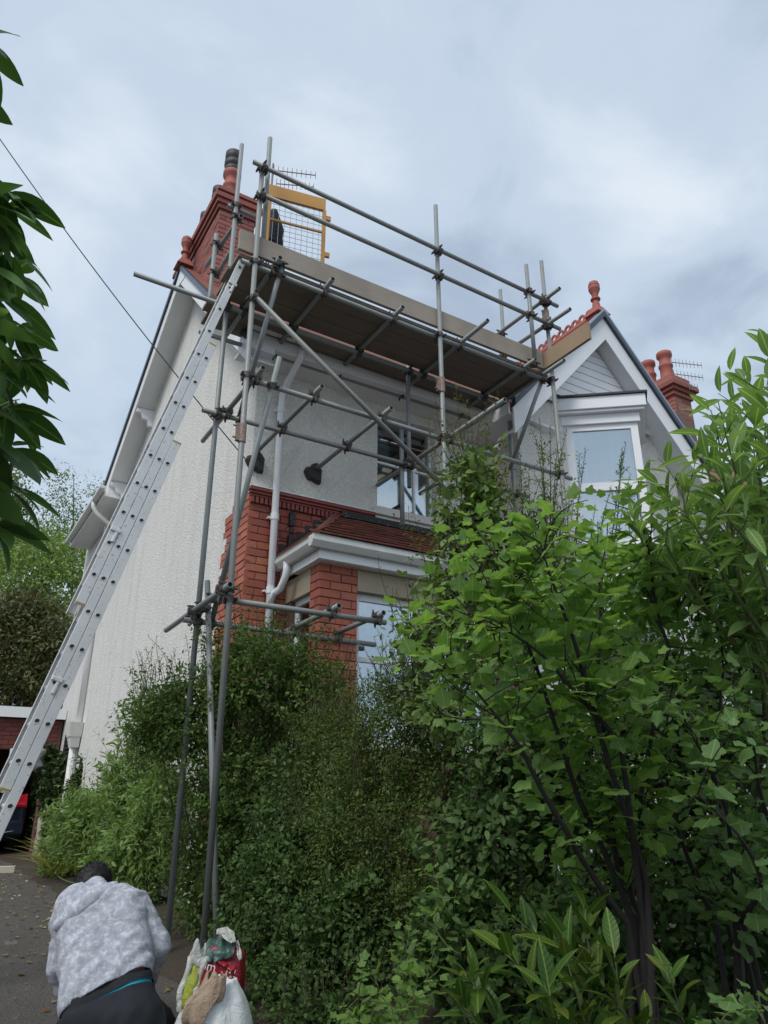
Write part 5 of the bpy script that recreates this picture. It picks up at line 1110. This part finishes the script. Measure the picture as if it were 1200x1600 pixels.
def sprigs(lv, mb, ells, count, length, size, step, up=0.6, lean=0.5, r=0.003, upward=1.0, only_top=True, tip=0.4):
    for _ in range(count):
        c, rx, ry, rd = ells[RNG.integers(len(ells))]; dr = RNG.normal(size=3)
        if only_top: dr[1] = abs(dr[1])+0.3
        dr[2] = -abs(dr[2])*0.5; dr /= np.linalg.norm(dr); p = c+(dr*0.8*np.array([rx, ry, rd]))@BAS
        d = (dr@BAS)*lean+np.array([0, 0, upward])+RNG.normal(size=3)*0.25; d /= np.linalg.norm(d); q = p+d*length*RNG.uniform(0.5, 1.2)
        pts = curve(p, q, 0.15); mb.tube(pts, [r*(1-0.6*i/5) for i in range(6)], 5, cap=False); twig_leaves(lv, pts, size, step, up, start=0.1, taper=0.35, tip=tip)
def limbs(mb, base, ells, n, r0, per=3):
    base = Vector(base)
    for i in range(n):
        c, rx, ry, rd = ells[i % len(ells)]; tgt = Vector(c+(RNG.normal(size=3)*0.4*np.array([rx, ry, rd]))@BAS); pts = curve(base+Vector((RNG.normal()*0.06, RNG.normal()*0.06, 0)), tgt, 0.12, 8)
        mb.tube(pts, [r0*(1-0.8*k/7) for k in range(8)], 7)
        for _ in range(per):
            k = RNG.integers(3, 7); q = Vector(pts[k]); e = q+Vector(norm(RNG.normal(size=(1, 3)))[0])*max(rx, ry)*0.8; e.z = max(e.z, q.z); mb.tube(curve(q, e, 0.12), [r0*0.35*(1-0.7*j/5) for j in range(6)], 5)
def plant(name, label, cat, base, group=None): return thing(name, label, cat, Vector(base), group)
def gpt(px, d): q = atd(px, 1400, d); return Vector((q.x, q.y, bank(q.x, q.y)))

leafmat('leaf_dark', [(0.022, 0.042, 0.018), (0.035, 0.062, 0.024), (0.05, 0.08, 0.03), (0.028, 0.05, 0.026)], spec=0.15)
leafmat('leaf_olive', [(0.030, 0.060, 0.02), (0.042, 0.070, 0.022), (0.058, 0.074, 0.026), (0.03, 0.062, 0.022), (0.045, 0.060, 0.022)])
leafmat('leaf_under', [(0.018, 0.036, 0.018), (0.026, 0.05, 0.022), (0.04, 0.07, 0.034)], spec=0.15)
leafmat('leaf_herb', [(0.075, 0.14, 0.03), (0.10, 0.18, 0.04), (0.06, 0.12, 0.03), (0.12, 0.20, 0.06)], trans=0.35)
leafmat('leaf_shrub', [(0.045, 0.085, 0.025), (0.06, 0.11, 0.032), (0.075, 0.125, 0.04), (0.055, 0.10, 0.03), (0.08, 0.11, 0.035)], trans=0.3)
leafmat('leaf_tip', [(0.085, 0.15, 0.03), (0.11, 0.16, 0.035), (0.10, 0.155, 0.04), (0.12, 0.15, 0.04), (0.24, 0.10, 0.05)], trans=0.35)
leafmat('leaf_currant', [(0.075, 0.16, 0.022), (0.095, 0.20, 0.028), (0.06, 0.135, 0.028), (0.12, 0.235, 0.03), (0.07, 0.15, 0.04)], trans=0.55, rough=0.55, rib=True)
leafmat('leaf_currant_dark', [(0.045, 0.10, 0.028), (0.06, 0.125, 0.035), (0.05, 0.11, 0.045)], trans=0.48, rib=True)  # currant leaves in a darker green
leafmat('leaf_broad', [(0.065, 0.125, 0.035), (0.08, 0.155, 0.04), (0.055, 0.11, 0.045), (0.09, 0.16, 0.055)], trans=0.48, rough=0.6, rib=True)
leafmat('leaf_laurel', [(0.028, 0.075, 0.018), (0.042, 0.10, 0.02), (0.055, 0.115, 0.022), (0.085, 0.12, 0.025)], trans=0.28, rough=0.45, spec=0.3, rib=True)
leafmat('leaf_rhodo', [(0.022, 0.055, 0.018), (0.03, 0.07, 0.022), (0.038, 0.08, 0.028)], trans=0.35, rough=0.42, spec=0.4, rib=True)
leafmat('leaf_far', [(0.06, 0.11, 0.025), (0.085, 0.145, 0.03), (0.11, 0.17, 0.035)], trans=0.3)
leafmat('leaf_far2', [(0.055, 0.09, 0.035), (0.07, 0.11, 0.045), (0.09, 0.12, 0.05)], trans=0.3)
leafmat('leaf_conifer', [(0.022, 0.032, 0.016), (0.035, 0.045, 0.02), (0.045, 0.040, 0.022)], trans=0.1)
leafmat('leaf_strap', [(0.14, 0.17, 0.05), (0.20, 0.22, 0.09), (0.26, 0.24, 0.11), (0.10, 0.15, 0.04)], trans=0.3)
leafmat('leaf_ivy', [(0.016, 0.034, 0.014), (0.024, 0.046, 0.018), (0.032, 0.06, 0.026)], trans=0.15)

def shrub(name, label, base, ells, count, size, tps, mat, single=0, sprig=0, sl=0.3, ssize=None, sstep=0.03, bark='twig', nl=6, r0=0.015, cat='shrub', tipmat=None, inner=0.35, **k):
    pl = plant(name, label, cat, base); lv = Leaves(); mb = MB(); limbs(mb, base, ells, nl, r0)
    mass(lv, ells, count, size, seed=sum(map(ord, label)) % 97, **k)
    if inner: mass(lv, [(e[0], e[1]*0.72, e[2]*0.72, e[3]*0.72) for e in ells], int(count*inner), size*1.5, seed=5, shell=0.3, gap=0.0)  # larger inner leaves added to block light through the shrub
    l2 = Leaves() if tipmat else lv
    if sprig: sprigs(l2, mb, ells, sprig, sl, ssize or size, sstep)
    mb.build('stems', M[bark], pl, smooth=True); grow(pl, lv, tps, mat, single)
    if tipmat and sprig: grow(pl, l2, tps, tipmat, 0, 'young_shoots')
    return pl
# ---- hedge shrubs along the drive and the house front
e1 = [ell(400, 1055, 6.3, 105, 85, .5), ell(300, 1120, 6.35, 95, 85, .45), ell(485, 1090, 6.3, 75, 75, .45), ell(390, 1230, 6.2, 140, 120, .55), ell(340, 1370, 6.25, 95, 110, .45), ell(250, 1130, 6.5, 55, 70, .35)]
shrub('cotoneaster_bush', 'tall dark small-leaved bush behind the front scaffold poles', gpt(360, 6.3), e1, 42000, 0.036, ['dia', 'oval2'], 'leaf_dark', sprig=150, sl=0.36, ssize=0.028, sstep=0.016, gap=0.52, rough=0.36)
e2 = [ell(610, 1170, 5.2, 100, 120, .45), ell(570, 1310, 4.9, 130, 120, .45), ell(650, 1090, 5.5, 75, 60, .4), ell(520, 1180, 5.6, 70, 90, .4), ell(690, 1210, 5.0, 70, 110, .35), ell(640, 1390, 4.6, 90, 80, .35)]
shrub('hedge_bush', 'olive green fine-leaved bush in front of the bay window', gpt(590, 5.1), e2, 50000, 0.024, ['dia2', 'dia'], 'leaf_olive', sprig=200, sl=0.30, ssize=0.019, sstep=0.012, gap=0.53, rough=0.34)
e3 = [ell(450, 1390, 5.0, 100, 120, .4), ell(475, 1530, 4.5, 110, 100, .4), ell(405, 1500, 4.9, 55, 90, .3), ell(560, 1430, 4.6, 90, 90, .4), ell(470, 1290, 5.4, 80, 90, .35), ell(520, 1610, 4.0, 120, 60, .35)]
shrub('low_evergreen_bush', 'dark glossy bush at the drive edge beside the red bag', gpt(470, 4.7), e3, 30000, 0.036, ['oval', 'dia'], 'leaf_under', sprig=120, sl=0.26, ssize=0.034, sstep=0.022, gap=0.52, rough=0.34)
e4 = [ell(150, 1285, 9.6, 70, 60, .6), ell(215, 1225, 8.6, 60, 75, .5), ell(112, 1335, 10.4, 48, 36, .5), ell(222, 1330, 7.6, 60, 70, .45), ell(180, 1355, 8.2, 55, 36, .4), ell(250, 1270, 7.6, 45, 90, .4)]
shrub('leafy_perennial', 'bright green leafy border plants along the foot of the gable wall', gpt(180, 8.6), e4, 15000, 0.085, ['narrow', 'lance2'], 'leaf_herb', sprig=110, sl=0.5, ssize=0.09, sstep=0.035, bark='green_stem', cat='plants', droop=0.35, gap=0.4)
# ---- tall shrub in the middle with reddish tips
e6 = [ell(742, 745, 5.3, 48, 62, .25), ell(728, 815, 5.3, 78, 75, .3), ell(715, 940, 5.2, 85, 105, .35), ell(795, 870, 5.3, 80, 110, .35), ell(650, 1010, 5.2, 50, 65, .3), ell(770, 1010, 5.0, 95, 100, .35), ell(690, 1110, 4.9, 70, 70, .3), ell(850, 900, 5.2, 60, 90, .3)]
shrub('tall_shrub', 'tall leafy shrub with reddish young tips in front of the upstairs window', gpt(720, 5.1), e6, 8200, 0.056, ['oval2', 'oval'], 'leaf_shrub', single=260, sprig=130, sl=0.42, ssize=0.042, sstep=0.03, tipmat='leaf_tip', gap=0.58, shell=0.5, inner=0.22, rough=0.3)
# ---- thin upright shoots before the oriel
pl = plant('upright_shoot_shrub', 'wiry shrub with thin upright tiny-leaved shoots before the right hand window', 'shrub', gpt(850, 5.0)); lv = Leaves(); mb = MB()
for (px, py, bx, by) in ((843, 655, 850, 900), (860, 665, 858, 900), (838, 690, 845, 900), (872, 690, 866, 920), (885, 672, 872, 900), (905, 735, 890, 930), (915, 700, 885, 940), (972, 700, 945, 900), (978, 690, 940, 920), (955, 760, 925, 930), (826, 740, 835, 950), (890, 760, 880, 950), (812, 700, 820, 900), (800, 760, 812, 930), (930, 790, 905, 950), (850, 760, 850, 960), (870, 780, 862, 960), (985, 740, 955, 930)):
    dd = 5.0+RNG.uniform(-0.2, 0.2); pts = curve(atd(bx, by+60, dd), atd(px, py, dd), 0.05, 7); mb.tube(pts, [0.006*(1-0.75*i/6) for i in range(7)], 5); twig_leaves(lv, pts, 0.027, 0.009, start=0.15, taper=0.3, tip=0.8, spread=0.7)
    for _ in range(6):
        k = RNG.integers(1, 6); q = pts[k]; e = q+np.array([RNG.normal()*0.08, RNG.normal()*0.08, RNG.uniform(0.03, 0.16)]); p2 = curve(q, e, 0.1); mb.tube(p2, 0.0018, 4, cap=False); twig_leaves(lv, p2, 0.026, 0.009, tip=0.7)
ee = [ell(850, 960, 5.0, 75, 90, .3), ell(905, 980, 4.9, 60, 70, .3), ell(830, 880, 5.1, 40, 60, .2)]
mass(lv, ee, 6500, 0.03, seed=11, gap=0.5, shell=0.35); limbs(mb, pl.location, ee, 5, 0.014); mb.build('stems', M['twig'], pl, smooth=True); grow(pl, lv, ['dia', 'dia2'], 'leaf_shrub')
# ---- big bush with lobed leaves and dark stems
def stemmed(name, label, base_pt, stems, leafsize, tps, mat, single, bark, r0, step=0.05, shoots=14, sl=(0.12, 0.38), up=0.9, start=0.4, pet=0.45, cat='shrub', shoot_from=3, spread=0.9, tip=0.4, out=0.6, fill=None, foot=None):
    pl = plant(name, label, cat, base_pt); lv = Leaves(); mb = MB()
    for st in stems:
        P_ = [np.array(atd(x, y, d)) for x, y, d in st]
        if foot is not None: P_ = [np.array(foot)+RNG.normal(size=3)*np.array([.05, .05, 0])]+P_
        pts = []
        for i in range(len(P_)-1):
            c = curve(P_[i], P_[i+1], 0.05, 5); pts += c[:-1]
        pts.append(P_[-1]); n = len(pts); mb.tube(pts, [max(0.0022, r0*(1-0.88*i/(n-1))) for i in range(n)], 8)
        twig_leaves(lv, pts[int(n*start):], leafsize, step, up, spread, pet=pet, tip=tip)
        for _ in range(shoots):
            k = RNG.integers(max(1, int(n*0.25)), n); q = pts[k]; dd = RNG.normal(size=3)*out+np.array([0, 0, 0.75]); dd /= np.linalg.norm(dd)
            e = q+dd*RNG.uniform(*sl); p2 = curve(q, e, 0.12); mb.tube(p2, [0.0035, 0.003, 0.0027, 0.0024, 0.002, 0.0015], 5, cap=False); twig_leaves(lv, p2, leafsize*RNG.uniform(0.75, 1.05), step*0.85, up, spread, start=0.15, pet=pet, taper=0.25, tip=tip)
    if fill: mass(lv, fill[0], fill[1], leafsize, seed=21, gap=0.40, shell=0.4, droop=0.3, up=0.8)
    mb.build('stems', M[bark], pl, smooth=True); grow(pl, lv, tps, mat, single); return pl
fb = gpt(985, 3.2)
st8 = [[(990, 1440, 3.2), (905, 1250, 3.15), (845, 1060, 3.1), (800, 920, 3.1), (765, 850, 3.1)], [(985, 1440, 3.2), (955, 1280, 3.2), (932, 1080, 3.2), (938, 920, 3.25), (925, 850, 3.3)], [(1005, 1420, 3.2), (1000, 1250, 3.3), (1045, 1010, 3.3), (1018, 880, 3.3), (1000, 800, 3.3)],
       [(980, 1440, 3.1), (880, 1290, 3.0), (815, 1170, 2.95), (735, 1070, 2.95), (700, 1050, 2.95)], [(1000, 1400, 3.1), (970, 1160, 3.0), (880, 1060, 2.95), (800, 990, 2.95), (735, 960, 3.0)], [(1010, 1380, 3.1), (950, 1190, 3.0), (900, 1010, 3.0), (860, 900, 3.0), (845, 850, 3.0)], [(995, 1430, 3.3), (930, 1260, 3.4), (870, 1120, 3.4), (780, 1030, 3.4), (750, 900, 3.4)]]
stemmed('flowering_currant', 'bright green lobed-leaf bush with dark bare stems on the right', fb, st8, 0.094, ['lobe', 'lobe2', 'lobe5'], 'leaf_currant', 300, 'bark_dark', 0.017, step=0.038, shoots=22, start=0.36, foot=fb, up=1.4, fill=([ell(860, 960, 3.7, 110, 90, .2), ell(960, 920, 3.8, 100, 90, .2), ell(820, 1080, 3.6, 100, 90, .2), ell(980, 1060, 3.8, 110, 110, .2)], 520))
fb9 = gpt(1130, 3.4)
st9 = [[(1140, 1450, 3.4), (1110, 1250, 3.4), (1130, 1050, 3.4), (1120, 900, 3.4)], [(1150, 1450, 3.3), (1180, 1250, 3.2), (1190, 1050, 3.2), (1200, 930, 3.2)], [(1120, 1450, 3.4), (1060, 1300, 3.5), (1040, 1150, 3.5), (1070, 1000, 3.5)], [(1150, 1440, 3.2), (1140, 1300, 3.0), (1100, 1180, 2.9), (1060, 1100, 2.9)], [(1160, 1440, 3.1), (1210, 1300, 2.9), (1180, 1180, 2.8), (1150, 1100, 2.8)], [(1160, 1440, 3.6), (1230, 1200, 3.6), (1160, 1000, 3.6), (1180, 870, 3.6)], [(1150, 1440, 3.1), (1190, 1380, 2.8), (1150, 1300, 2.7), (1090, 1240, 2.7)]]
stemmed('dark_currant', 'darker lobed-leaf bush filling the right edge', fb9, st9, 0.088, ['lobe', 'lobe5', 'lobe2'], 'leaf_currant_dark', 260, 'bark_dark', 0.016, step=0.045, shoots=14, start=0.25, foot=fb9, up=1.1)
fb10 = gpt(1215, 3.2)
st10 = [[(1210, 1200, 3.1), (1195, 900, 3.0), (1185, 720, 3.0), (1175, 605, 3.0)], [(1215, 1100, 3.1), (1150, 880, 3.0), (1125, 720, 3.0), (1110, 640, 3.0)], [(1210, 1000, 2.9), (1225, 800, 2.8), (1200, 680, 2.8), (1212, 575, 2.8)], [(1190, 1050, 3.1), (1090, 930, 3.1), (1040, 850, 3.1), (1042, 765, 3.1)], [(1200, 1000, 3.0), (1120, 880, 2.9), (1070, 800, 2.95), (1065, 760, 2.95)], [(1210, 1050, 3.2), (1140, 940, 3.2), (1010, 870, 3.2), (985, 800, 3.2)], [(1215, 980, 2.8), (1180, 860, 2.7), (1130, 800, 2.7), (1150, 740, 2.7)]]
stemmed('broad_leaf_shrub', 'tall shrub with large pointed leaves against the sky at right', fb10, st10, 0.145, ['budd', 'lance2'], 'leaf_broad', 300, 'green_stem', 0.012, fill=([ell(1150, 830, 3.5, 80, 90, .25), ell(1080, 890, 3.6, 80, 70, .25), ell(1180, 720, 3.4, 60, 90, .2), ell(1190, 930, 3.4, 80, 90, .25), ell(1020, 900, 3.7, 60, 60, .2)], 900), step=0.034, shoots=9, sl=(0.10, 0.28), start=0.3, foot=fb10, up=0.9, pet=0.12, spread=0.95, tip=0.75)
# ---- laurel shoots along the bottom
fb11 = gpt(900, 2.9)
st11 = [[(870, 1620, 2.6), (830, 1540, 2.5), (790, 1490, 2.5)], [(800, 1640, 2.5), (760, 1560, 2.45), (730, 1520, 2.4)], [(930, 1640, 2.6), (900, 1550, 2.6), (880, 1480, 2.65)], [(1000, 1640, 2.5), (970, 1570, 2.45), (960, 1490, 2.45)], [(1090, 1640, 2.5), (1060, 1570, 2.5), (1040, 1510, 2.5)], [(760, 1660, 2.4), (745, 1600, 2.35), (725, 1575, 2.35)], [(880, 1660, 2.4), (870, 1600, 2.35), (850, 1540, 2.3)], [(960, 1560, 2.8), (850, 1470, 2.8), (800, 1430, 2.8)], [(920, 1580, 2.8), (920, 1480, 2.85), (915, 1420, 2.9)]]
stemmed('cherry_laurel', 'glossy laurel with long upright leaves along the bottom right', fb11, st11, 0.135, ['laurel'], 'leaf_laurel', 220, 'green_stem', 0.007, step=0.022, shoots=1, sl=(0.08, 0.16), start=0.2, up=0.8, pet=0.1, spread=0.75, tip=0.9, foot=fb11)
# ---- small pale lobed plants
fb12 = gpt(610, 3.6)
st12 = [[(620, 1620, 3.3), (590, 1540, 3.3), (560, 1500, 3.3)], [(630, 1600, 3.3), (630, 1500, 3.35), (640, 1450, 3.4)], [(640, 1620, 3.2), (600, 1580, 3.2), (560, 1560, 3.2)], [(660, 1600, 3.3), (680, 1480, 3.4), (685, 1380, 3.5)], [(600, 1630, 3.2), (570, 1600, 3.15), (545, 1585, 3.1)], [(650, 1620, 3.2), (660, 1560, 3.2), (670, 1520, 3.2)], [(640, 1640, 3.1), (620, 1600, 3.0), (610, 1570, 3.0)]]
stemmed('young_currant', 'small pale green lobed plant low in the middle foreground', fb12, st12, 0.062, ['lobe', 'lobe2'], 'leaf_currant', 150, 'green_stem', 0.005, step=0.035, shoots=5, sl=(0.06, 0.18), start=0.2, foot=fb12, up=1.3)
fb12b = gpt(1180, 2.6)
stemmed('young_currant', 'small lobed plant in the bottom right corner', fb12b, [[(1190, 1640, 2.4), (1160, 1590, 2.35), (1140, 1570, 2.35)], [(1200, 1640, 2.3), (1190, 1580, 2.3), (1185, 1550, 2.3)], [(1170, 1650, 2.3), (1150, 1620, 2.3), (1120, 1590, 2.3)]], 0.075, ['lobe', 'lobe2'], 'leaf_currant_dark', 60, 'green_stem', 0.005, step=0.03, shoots=4, sl=(0.05, 0.12), start=0.1, foot=fb12b, up=1.3)
# ---- undergrowth closing the gaps low on the right
e14 = [ell(760, 1330, 4.3, 110, 130, .4), ell(900, 1300, 4.6, 140, 160, .4), ell(1060, 1250, 4.6, 150, 180, .4), ell(720, 1480, 3.9, 110, 110, .4), ell(880, 1500, 3.8, 140, 110, .4), ell(1050, 1470, 3.9, 150, 130, .4), ell(1190, 1350, 4.0, 100, 200, .4), ell(820, 1180, 4.6, 110, 90, .4), ell(1000, 1080, 4.9, 150, 110, .4), ell(1150, 1080, 4.4, 110, 150, .4)]
shrub('undergrowth_shrub', 'dense dark undergrowth behind the currant stems', gpt(930, 4.3), e14, 26000, 0.055, ['oval', 'oval2'], 'leaf_under', sprig=70, sl=0.3, ssize=0.045, sstep=0.03, bark='bark_dark', nl=14, r0=0.012, gap=0.42)
# ---- rhododendron at the left edge
pl = plant('rhododendron', 'rhododendron with long dark glossy leaves hanging in at the left edge', 'shrub', gpt(-260, 2.0)); lv = Leaves(); mb = MB()
whorls = [(-48, 70, 1.6), (-68, 150, 1.6), (0, 310, 1.65), (-20, 350, 1.6), (10, 400, 1.75), (-10, 470, 1.6), (20, 520, 1.8), (-15, 590, 1.6), (25, 560, 1.9), (10, 650, 1.75), (-20, 700, 1.6), (5, 770, 1.7), (-15, 830, 1.65), (-40, 520, 1.5), (-50, 640, 1.5), (-45, 420, 1.5), (-40, 330, 1.5), (-50, 760, 1.5), (20, 440, 2.0), (25, 640, 2.0), (15, 710, 1.9), (5, 335, 1.7), (38, 575, 1.7)]
for _ in range(75):
    wy = RNG.uniform(60, 1000); whorls.append((RNG.uniform(-420, -150 if wy < 290 else -75), wy, RNG.uniform(1.6, 2.6)))
tr_px = [(-230, 1250, 2.1), (-250, 950, 2.1), (-215, 700, 2.05), (-225, 450, 2.05), (-200, 200, 2.0)]
tn = [np.array(pl.location)]+[np.array(atd(*q_)) for q_ in tr_px]; mb.tube(tn, [0.03, 0.028, 0.024, 0.02, 0.015, 0.009], 8)
nodes = [tn[k_]+(tn[k_+1]-tn[k_])*f_ for k_ in range(1, 5) for f_ in (0, 0.33, 0.66)]
for (x, y, d) in sorted(whorls, key=lambda w_: abs(w_[0]+225)):
    c = np.array(atd(x, y-12, d)); near = min(nodes, key=lambda q_: np.linalg.norm(q_-c)+2.0*max(0, q_[2]-c[2]+0.08)); L_ = np.linalg.norm(near-c)
    br = curve(near, c, 0.16, 6); mb.tube(br, [max(0.0035, 0.007*(1-0.5*i_/5)) for i_ in range(6)], 6); nodes += [br[3], br[5]]
    for k in range(9):
        a = 2*PI*k/9+RNG.uniform(-0.25, 0.25); o = np.array([RH[0], RH[1], 0])*math.cos(a)+np.array([FH[0], FH[1], 0])*math.sin(a)*0.8+np.array([0, 0, RNG.uniform(-0.75, 0.05)])
        lv.add(c+o*0.012, o, np.array([0, 0, 1.0])+RNG.normal(size=3)*0.3, 0.118*RNG.uniform(0.75, 1.2))
mb.build('stems', M['bark_brown'], pl, smooth=True); grow(pl, lv, ['rhodo'], 'leaf_rhodo', 300)
# ---- ivy over the garage pillar, strap leaves by the drive
ee = [ell(88, 1230, 13.5, 22, 50, .3), ell(95, 1290, 13.0, 25, 35, .3), ell(135, 1230, 12.6, 28, 45, .25), ell(150, 1270, 12.0, 25, 35, .25), ell(75, 1190, 14.2, 14, 25, .25), ell(66, 1240, 14.9, 15, 60, .25), ell(68, 1310, 14.6, 15, 30, .25)]
shrub('ivy', 'dark ivy climbing the garage pillar and wall foot', gpt(100, 13.2), ee, 9000, 0.085, ['dia', 'oval'], 'leaf_ivy', sprig=25, sl=0.4, ssize=0.07, sstep=0.05, cat='ivy', inner=0.5)
pl = plant('strap_leaf_plant', 'clump of arching yellow green strap leaves at the drive edge', 'plant', gpt(95, 11.2)); lv = Leaves()
for _ in range(230):
    q = gpt(RNG.uniform(62, 150), RNG.uniform(9.6, 11.8)); a = RNG.uniform(0, 2*PI); o = np.array([math.cos(a)*0.7, math.sin(a)*0.7, RNG.uniform(0.5, 1.4)]); lv.add(np.array(q)+np.array([0, 0, 0.02]), o, np.array([0, 0, 1.0])-o*0.3, RNG.uniform(0.35, 0.75))
grow(pl, lv, ['blade'], 'leaf_strap')
# ---- trees and hedge beyond the garage
def tree(name, label, px, d, ells, count, size, tps, mat, r0=0.12, bark='bark_grey', **k):
    q = atd(px, 1250, d); base = Vector((q.x, q.y, gz(q.y)-0.2)); pl = plant(name, label, 'tree', base, 'trees beyond the garage'); lv = Leaves(); mb = MB()
    top = max(e_[0][2] for e_ in ells); c0 = Vector(np.mean([e_[0] for e_ in ells], axis=0)); tp = Vector((c0.x, c0.y, top))
    pts = curve(base, tp, 0.03, 9); mb.tube(pts, [r0*(1-0.85*i/8) for i in range(9)], 9); tr_ = mb.build('trunk', M[bark], pl, smooth=True); lb = MB()
    for e_ in ells:
        for _ in range(4):
            s_ = Vector(pts[RNG.integers(3, 8)]); t_ = Vector(e_[0]+(RNG.normal(size=3)*0.5*np.array(e_[1:]))@BAS); lb.tube(curve(s_, t_, 0.1), [r0*0.14*(1-0.75*j/5) for j in range(6)], 6)
    lb.build('limbs', M[bark], pl, smooth=True); mass(lv, ells, count, size, seed=sum(map(ord, label)) % 89, front=False, **k); grow(pl, lv, tps, mat, name='crown'); return pl
tree('birch_tree', 'slender pale birch standing above the trees beside the rear gutter', 105, 34, [ell(95, 770, 34, 32, 34, 1.2), ell(120, 800, 34, 40, 34, 1.2), ell(150, 770, 35, 24, 24, 1.0), ell(75, 800, 34, 24, 26, 1.0), ell(100, 740, 34, 18, 18, 0.6), ell(110, 850, 33, 40, 40, 1.0)], 5200, 0.13, ['dia', 'dia2'], 'leaf_far2', 0.10, shell=0.45, gap=0.66, rough=0.35)
tree('roadside_tree', 'tree with dark crown rising at the far left behind the rhododendron', 10, 30, [ell(10, 760, 30, 34, 50, 1.2), ell(22, 800, 30, 28, 40, 1.0), ell(5, 850, 30, 40, 50, 1.2)], 6500, 0.16, ['dia'], 'leaf_far2', 0.16, gap=0.5, shell=0.35)
tree('woodland_tree', 'bright green bushy tree left of the ladder above the dark hedge', 60, 27, [ell(30, 900, 27, 60, 50, 1.6), ell(90, 920, 27, 50, 44, 1.4), ell(60, 870, 28, 50, 40, 1.3), ell(110, 880, 28, 36, 36, 1.0), ell(20, 960, 26, 60, 50, 1.4), ell(90, 970, 26, 45, 40, 1.3)], 15000, 0.15, ['dia', 'oval2'], 'leaf_far', 0.2, gap=0.48)
tree('woodland_tree', 'paler green tree higher on the slope under the birch', 60, 38, [ell(40, 850, 38, 60, 34, 1.8), ell(100, 850, 38, 50, 36, 1.8), ell(140, 870, 38, 40, 50, 1.6), ell(0, 870, 38, 60, 50, 1.8)], 11000, 0.19, ['dia'], 'leaf_far', 0.22, gap=0.46)
tree('conifer_hedge_tree', 'dark brown green conifer mass over the garage roof', 50, 23, [ell(20, 1010, 23, 65, 75, 1.3), ell(80, 1020, 23, 50, 60, 1.2), ell(115, 1040, 23.5, 30, 50, 1.0), ell(40, 960, 23.5, 50, 40, 1.0), ell(50, 1070, 22.5, 80, 40, 1.2)], 30000, 0.19, ['narrow', 'dia2'], 'leaf_conifer', 0.2, gap=0.30, up=0.2, shell=0.4)
# ---- fallen leaves on the drive
lv = Leaves(); k = 700; x = RNG.normal(1.35, 0.30, k); y = RNG.uniform(2.2, 13, k); ok = x < 1.72; x, y = x[ok], y[ok]; k = len(x)
xb = RNG.uniform(-3.5, 1.7, 1500); yb = RNG.uniform(2, 14, 1500); x = np.concatenate([x, xb]); y = np.concatenate([y, yb]); k = len(x)
P = np.stack([x, y, np.array([gz(v) for v in y])+0.018+RNG.uniform(0, 0.01, k)], 1); a = RNG.uniform(0, 2*PI, k)
lv.add(P, np.stack([np.cos(a), np.sin(a), RNG.uniform(-0.2, 0.2, k)], 1), np.array([0, 0, 1.0])+RNG.normal(size=(k, 3))*0.25, RNG.uniform(0.12, 0.55, k)**2*0.18+0.006)
leafmat('leaf_litter', [(0.20, 0.11, 0.05), (0.28, 0.19, 0.08), (0.12, 0.06, 0.035), (0.33, 0.29, 0.22), (0.40, 0.38, 0.34), (0.22, 0.20, 0.18)], trans=0.1, rough=0.8)
Pa, Da, Na, Sa = lv.arrays(); co, F, kk = batch(Pa, Da, Na, Sa, 'oval'); fl = np.concatenate([np.array(f) for f in F]); fz = np.array([len(f) for f in F])
tag(put('leaf_litter', mesh_np('leaf_litter', co, (np.arange(k)[:, None]*kk+fl[None, :]).ravel(), np.tile(fz, k), 'leaf_litter')), 'brown fallen leaves scattered on the drive', 'leaves', kind='stuff')
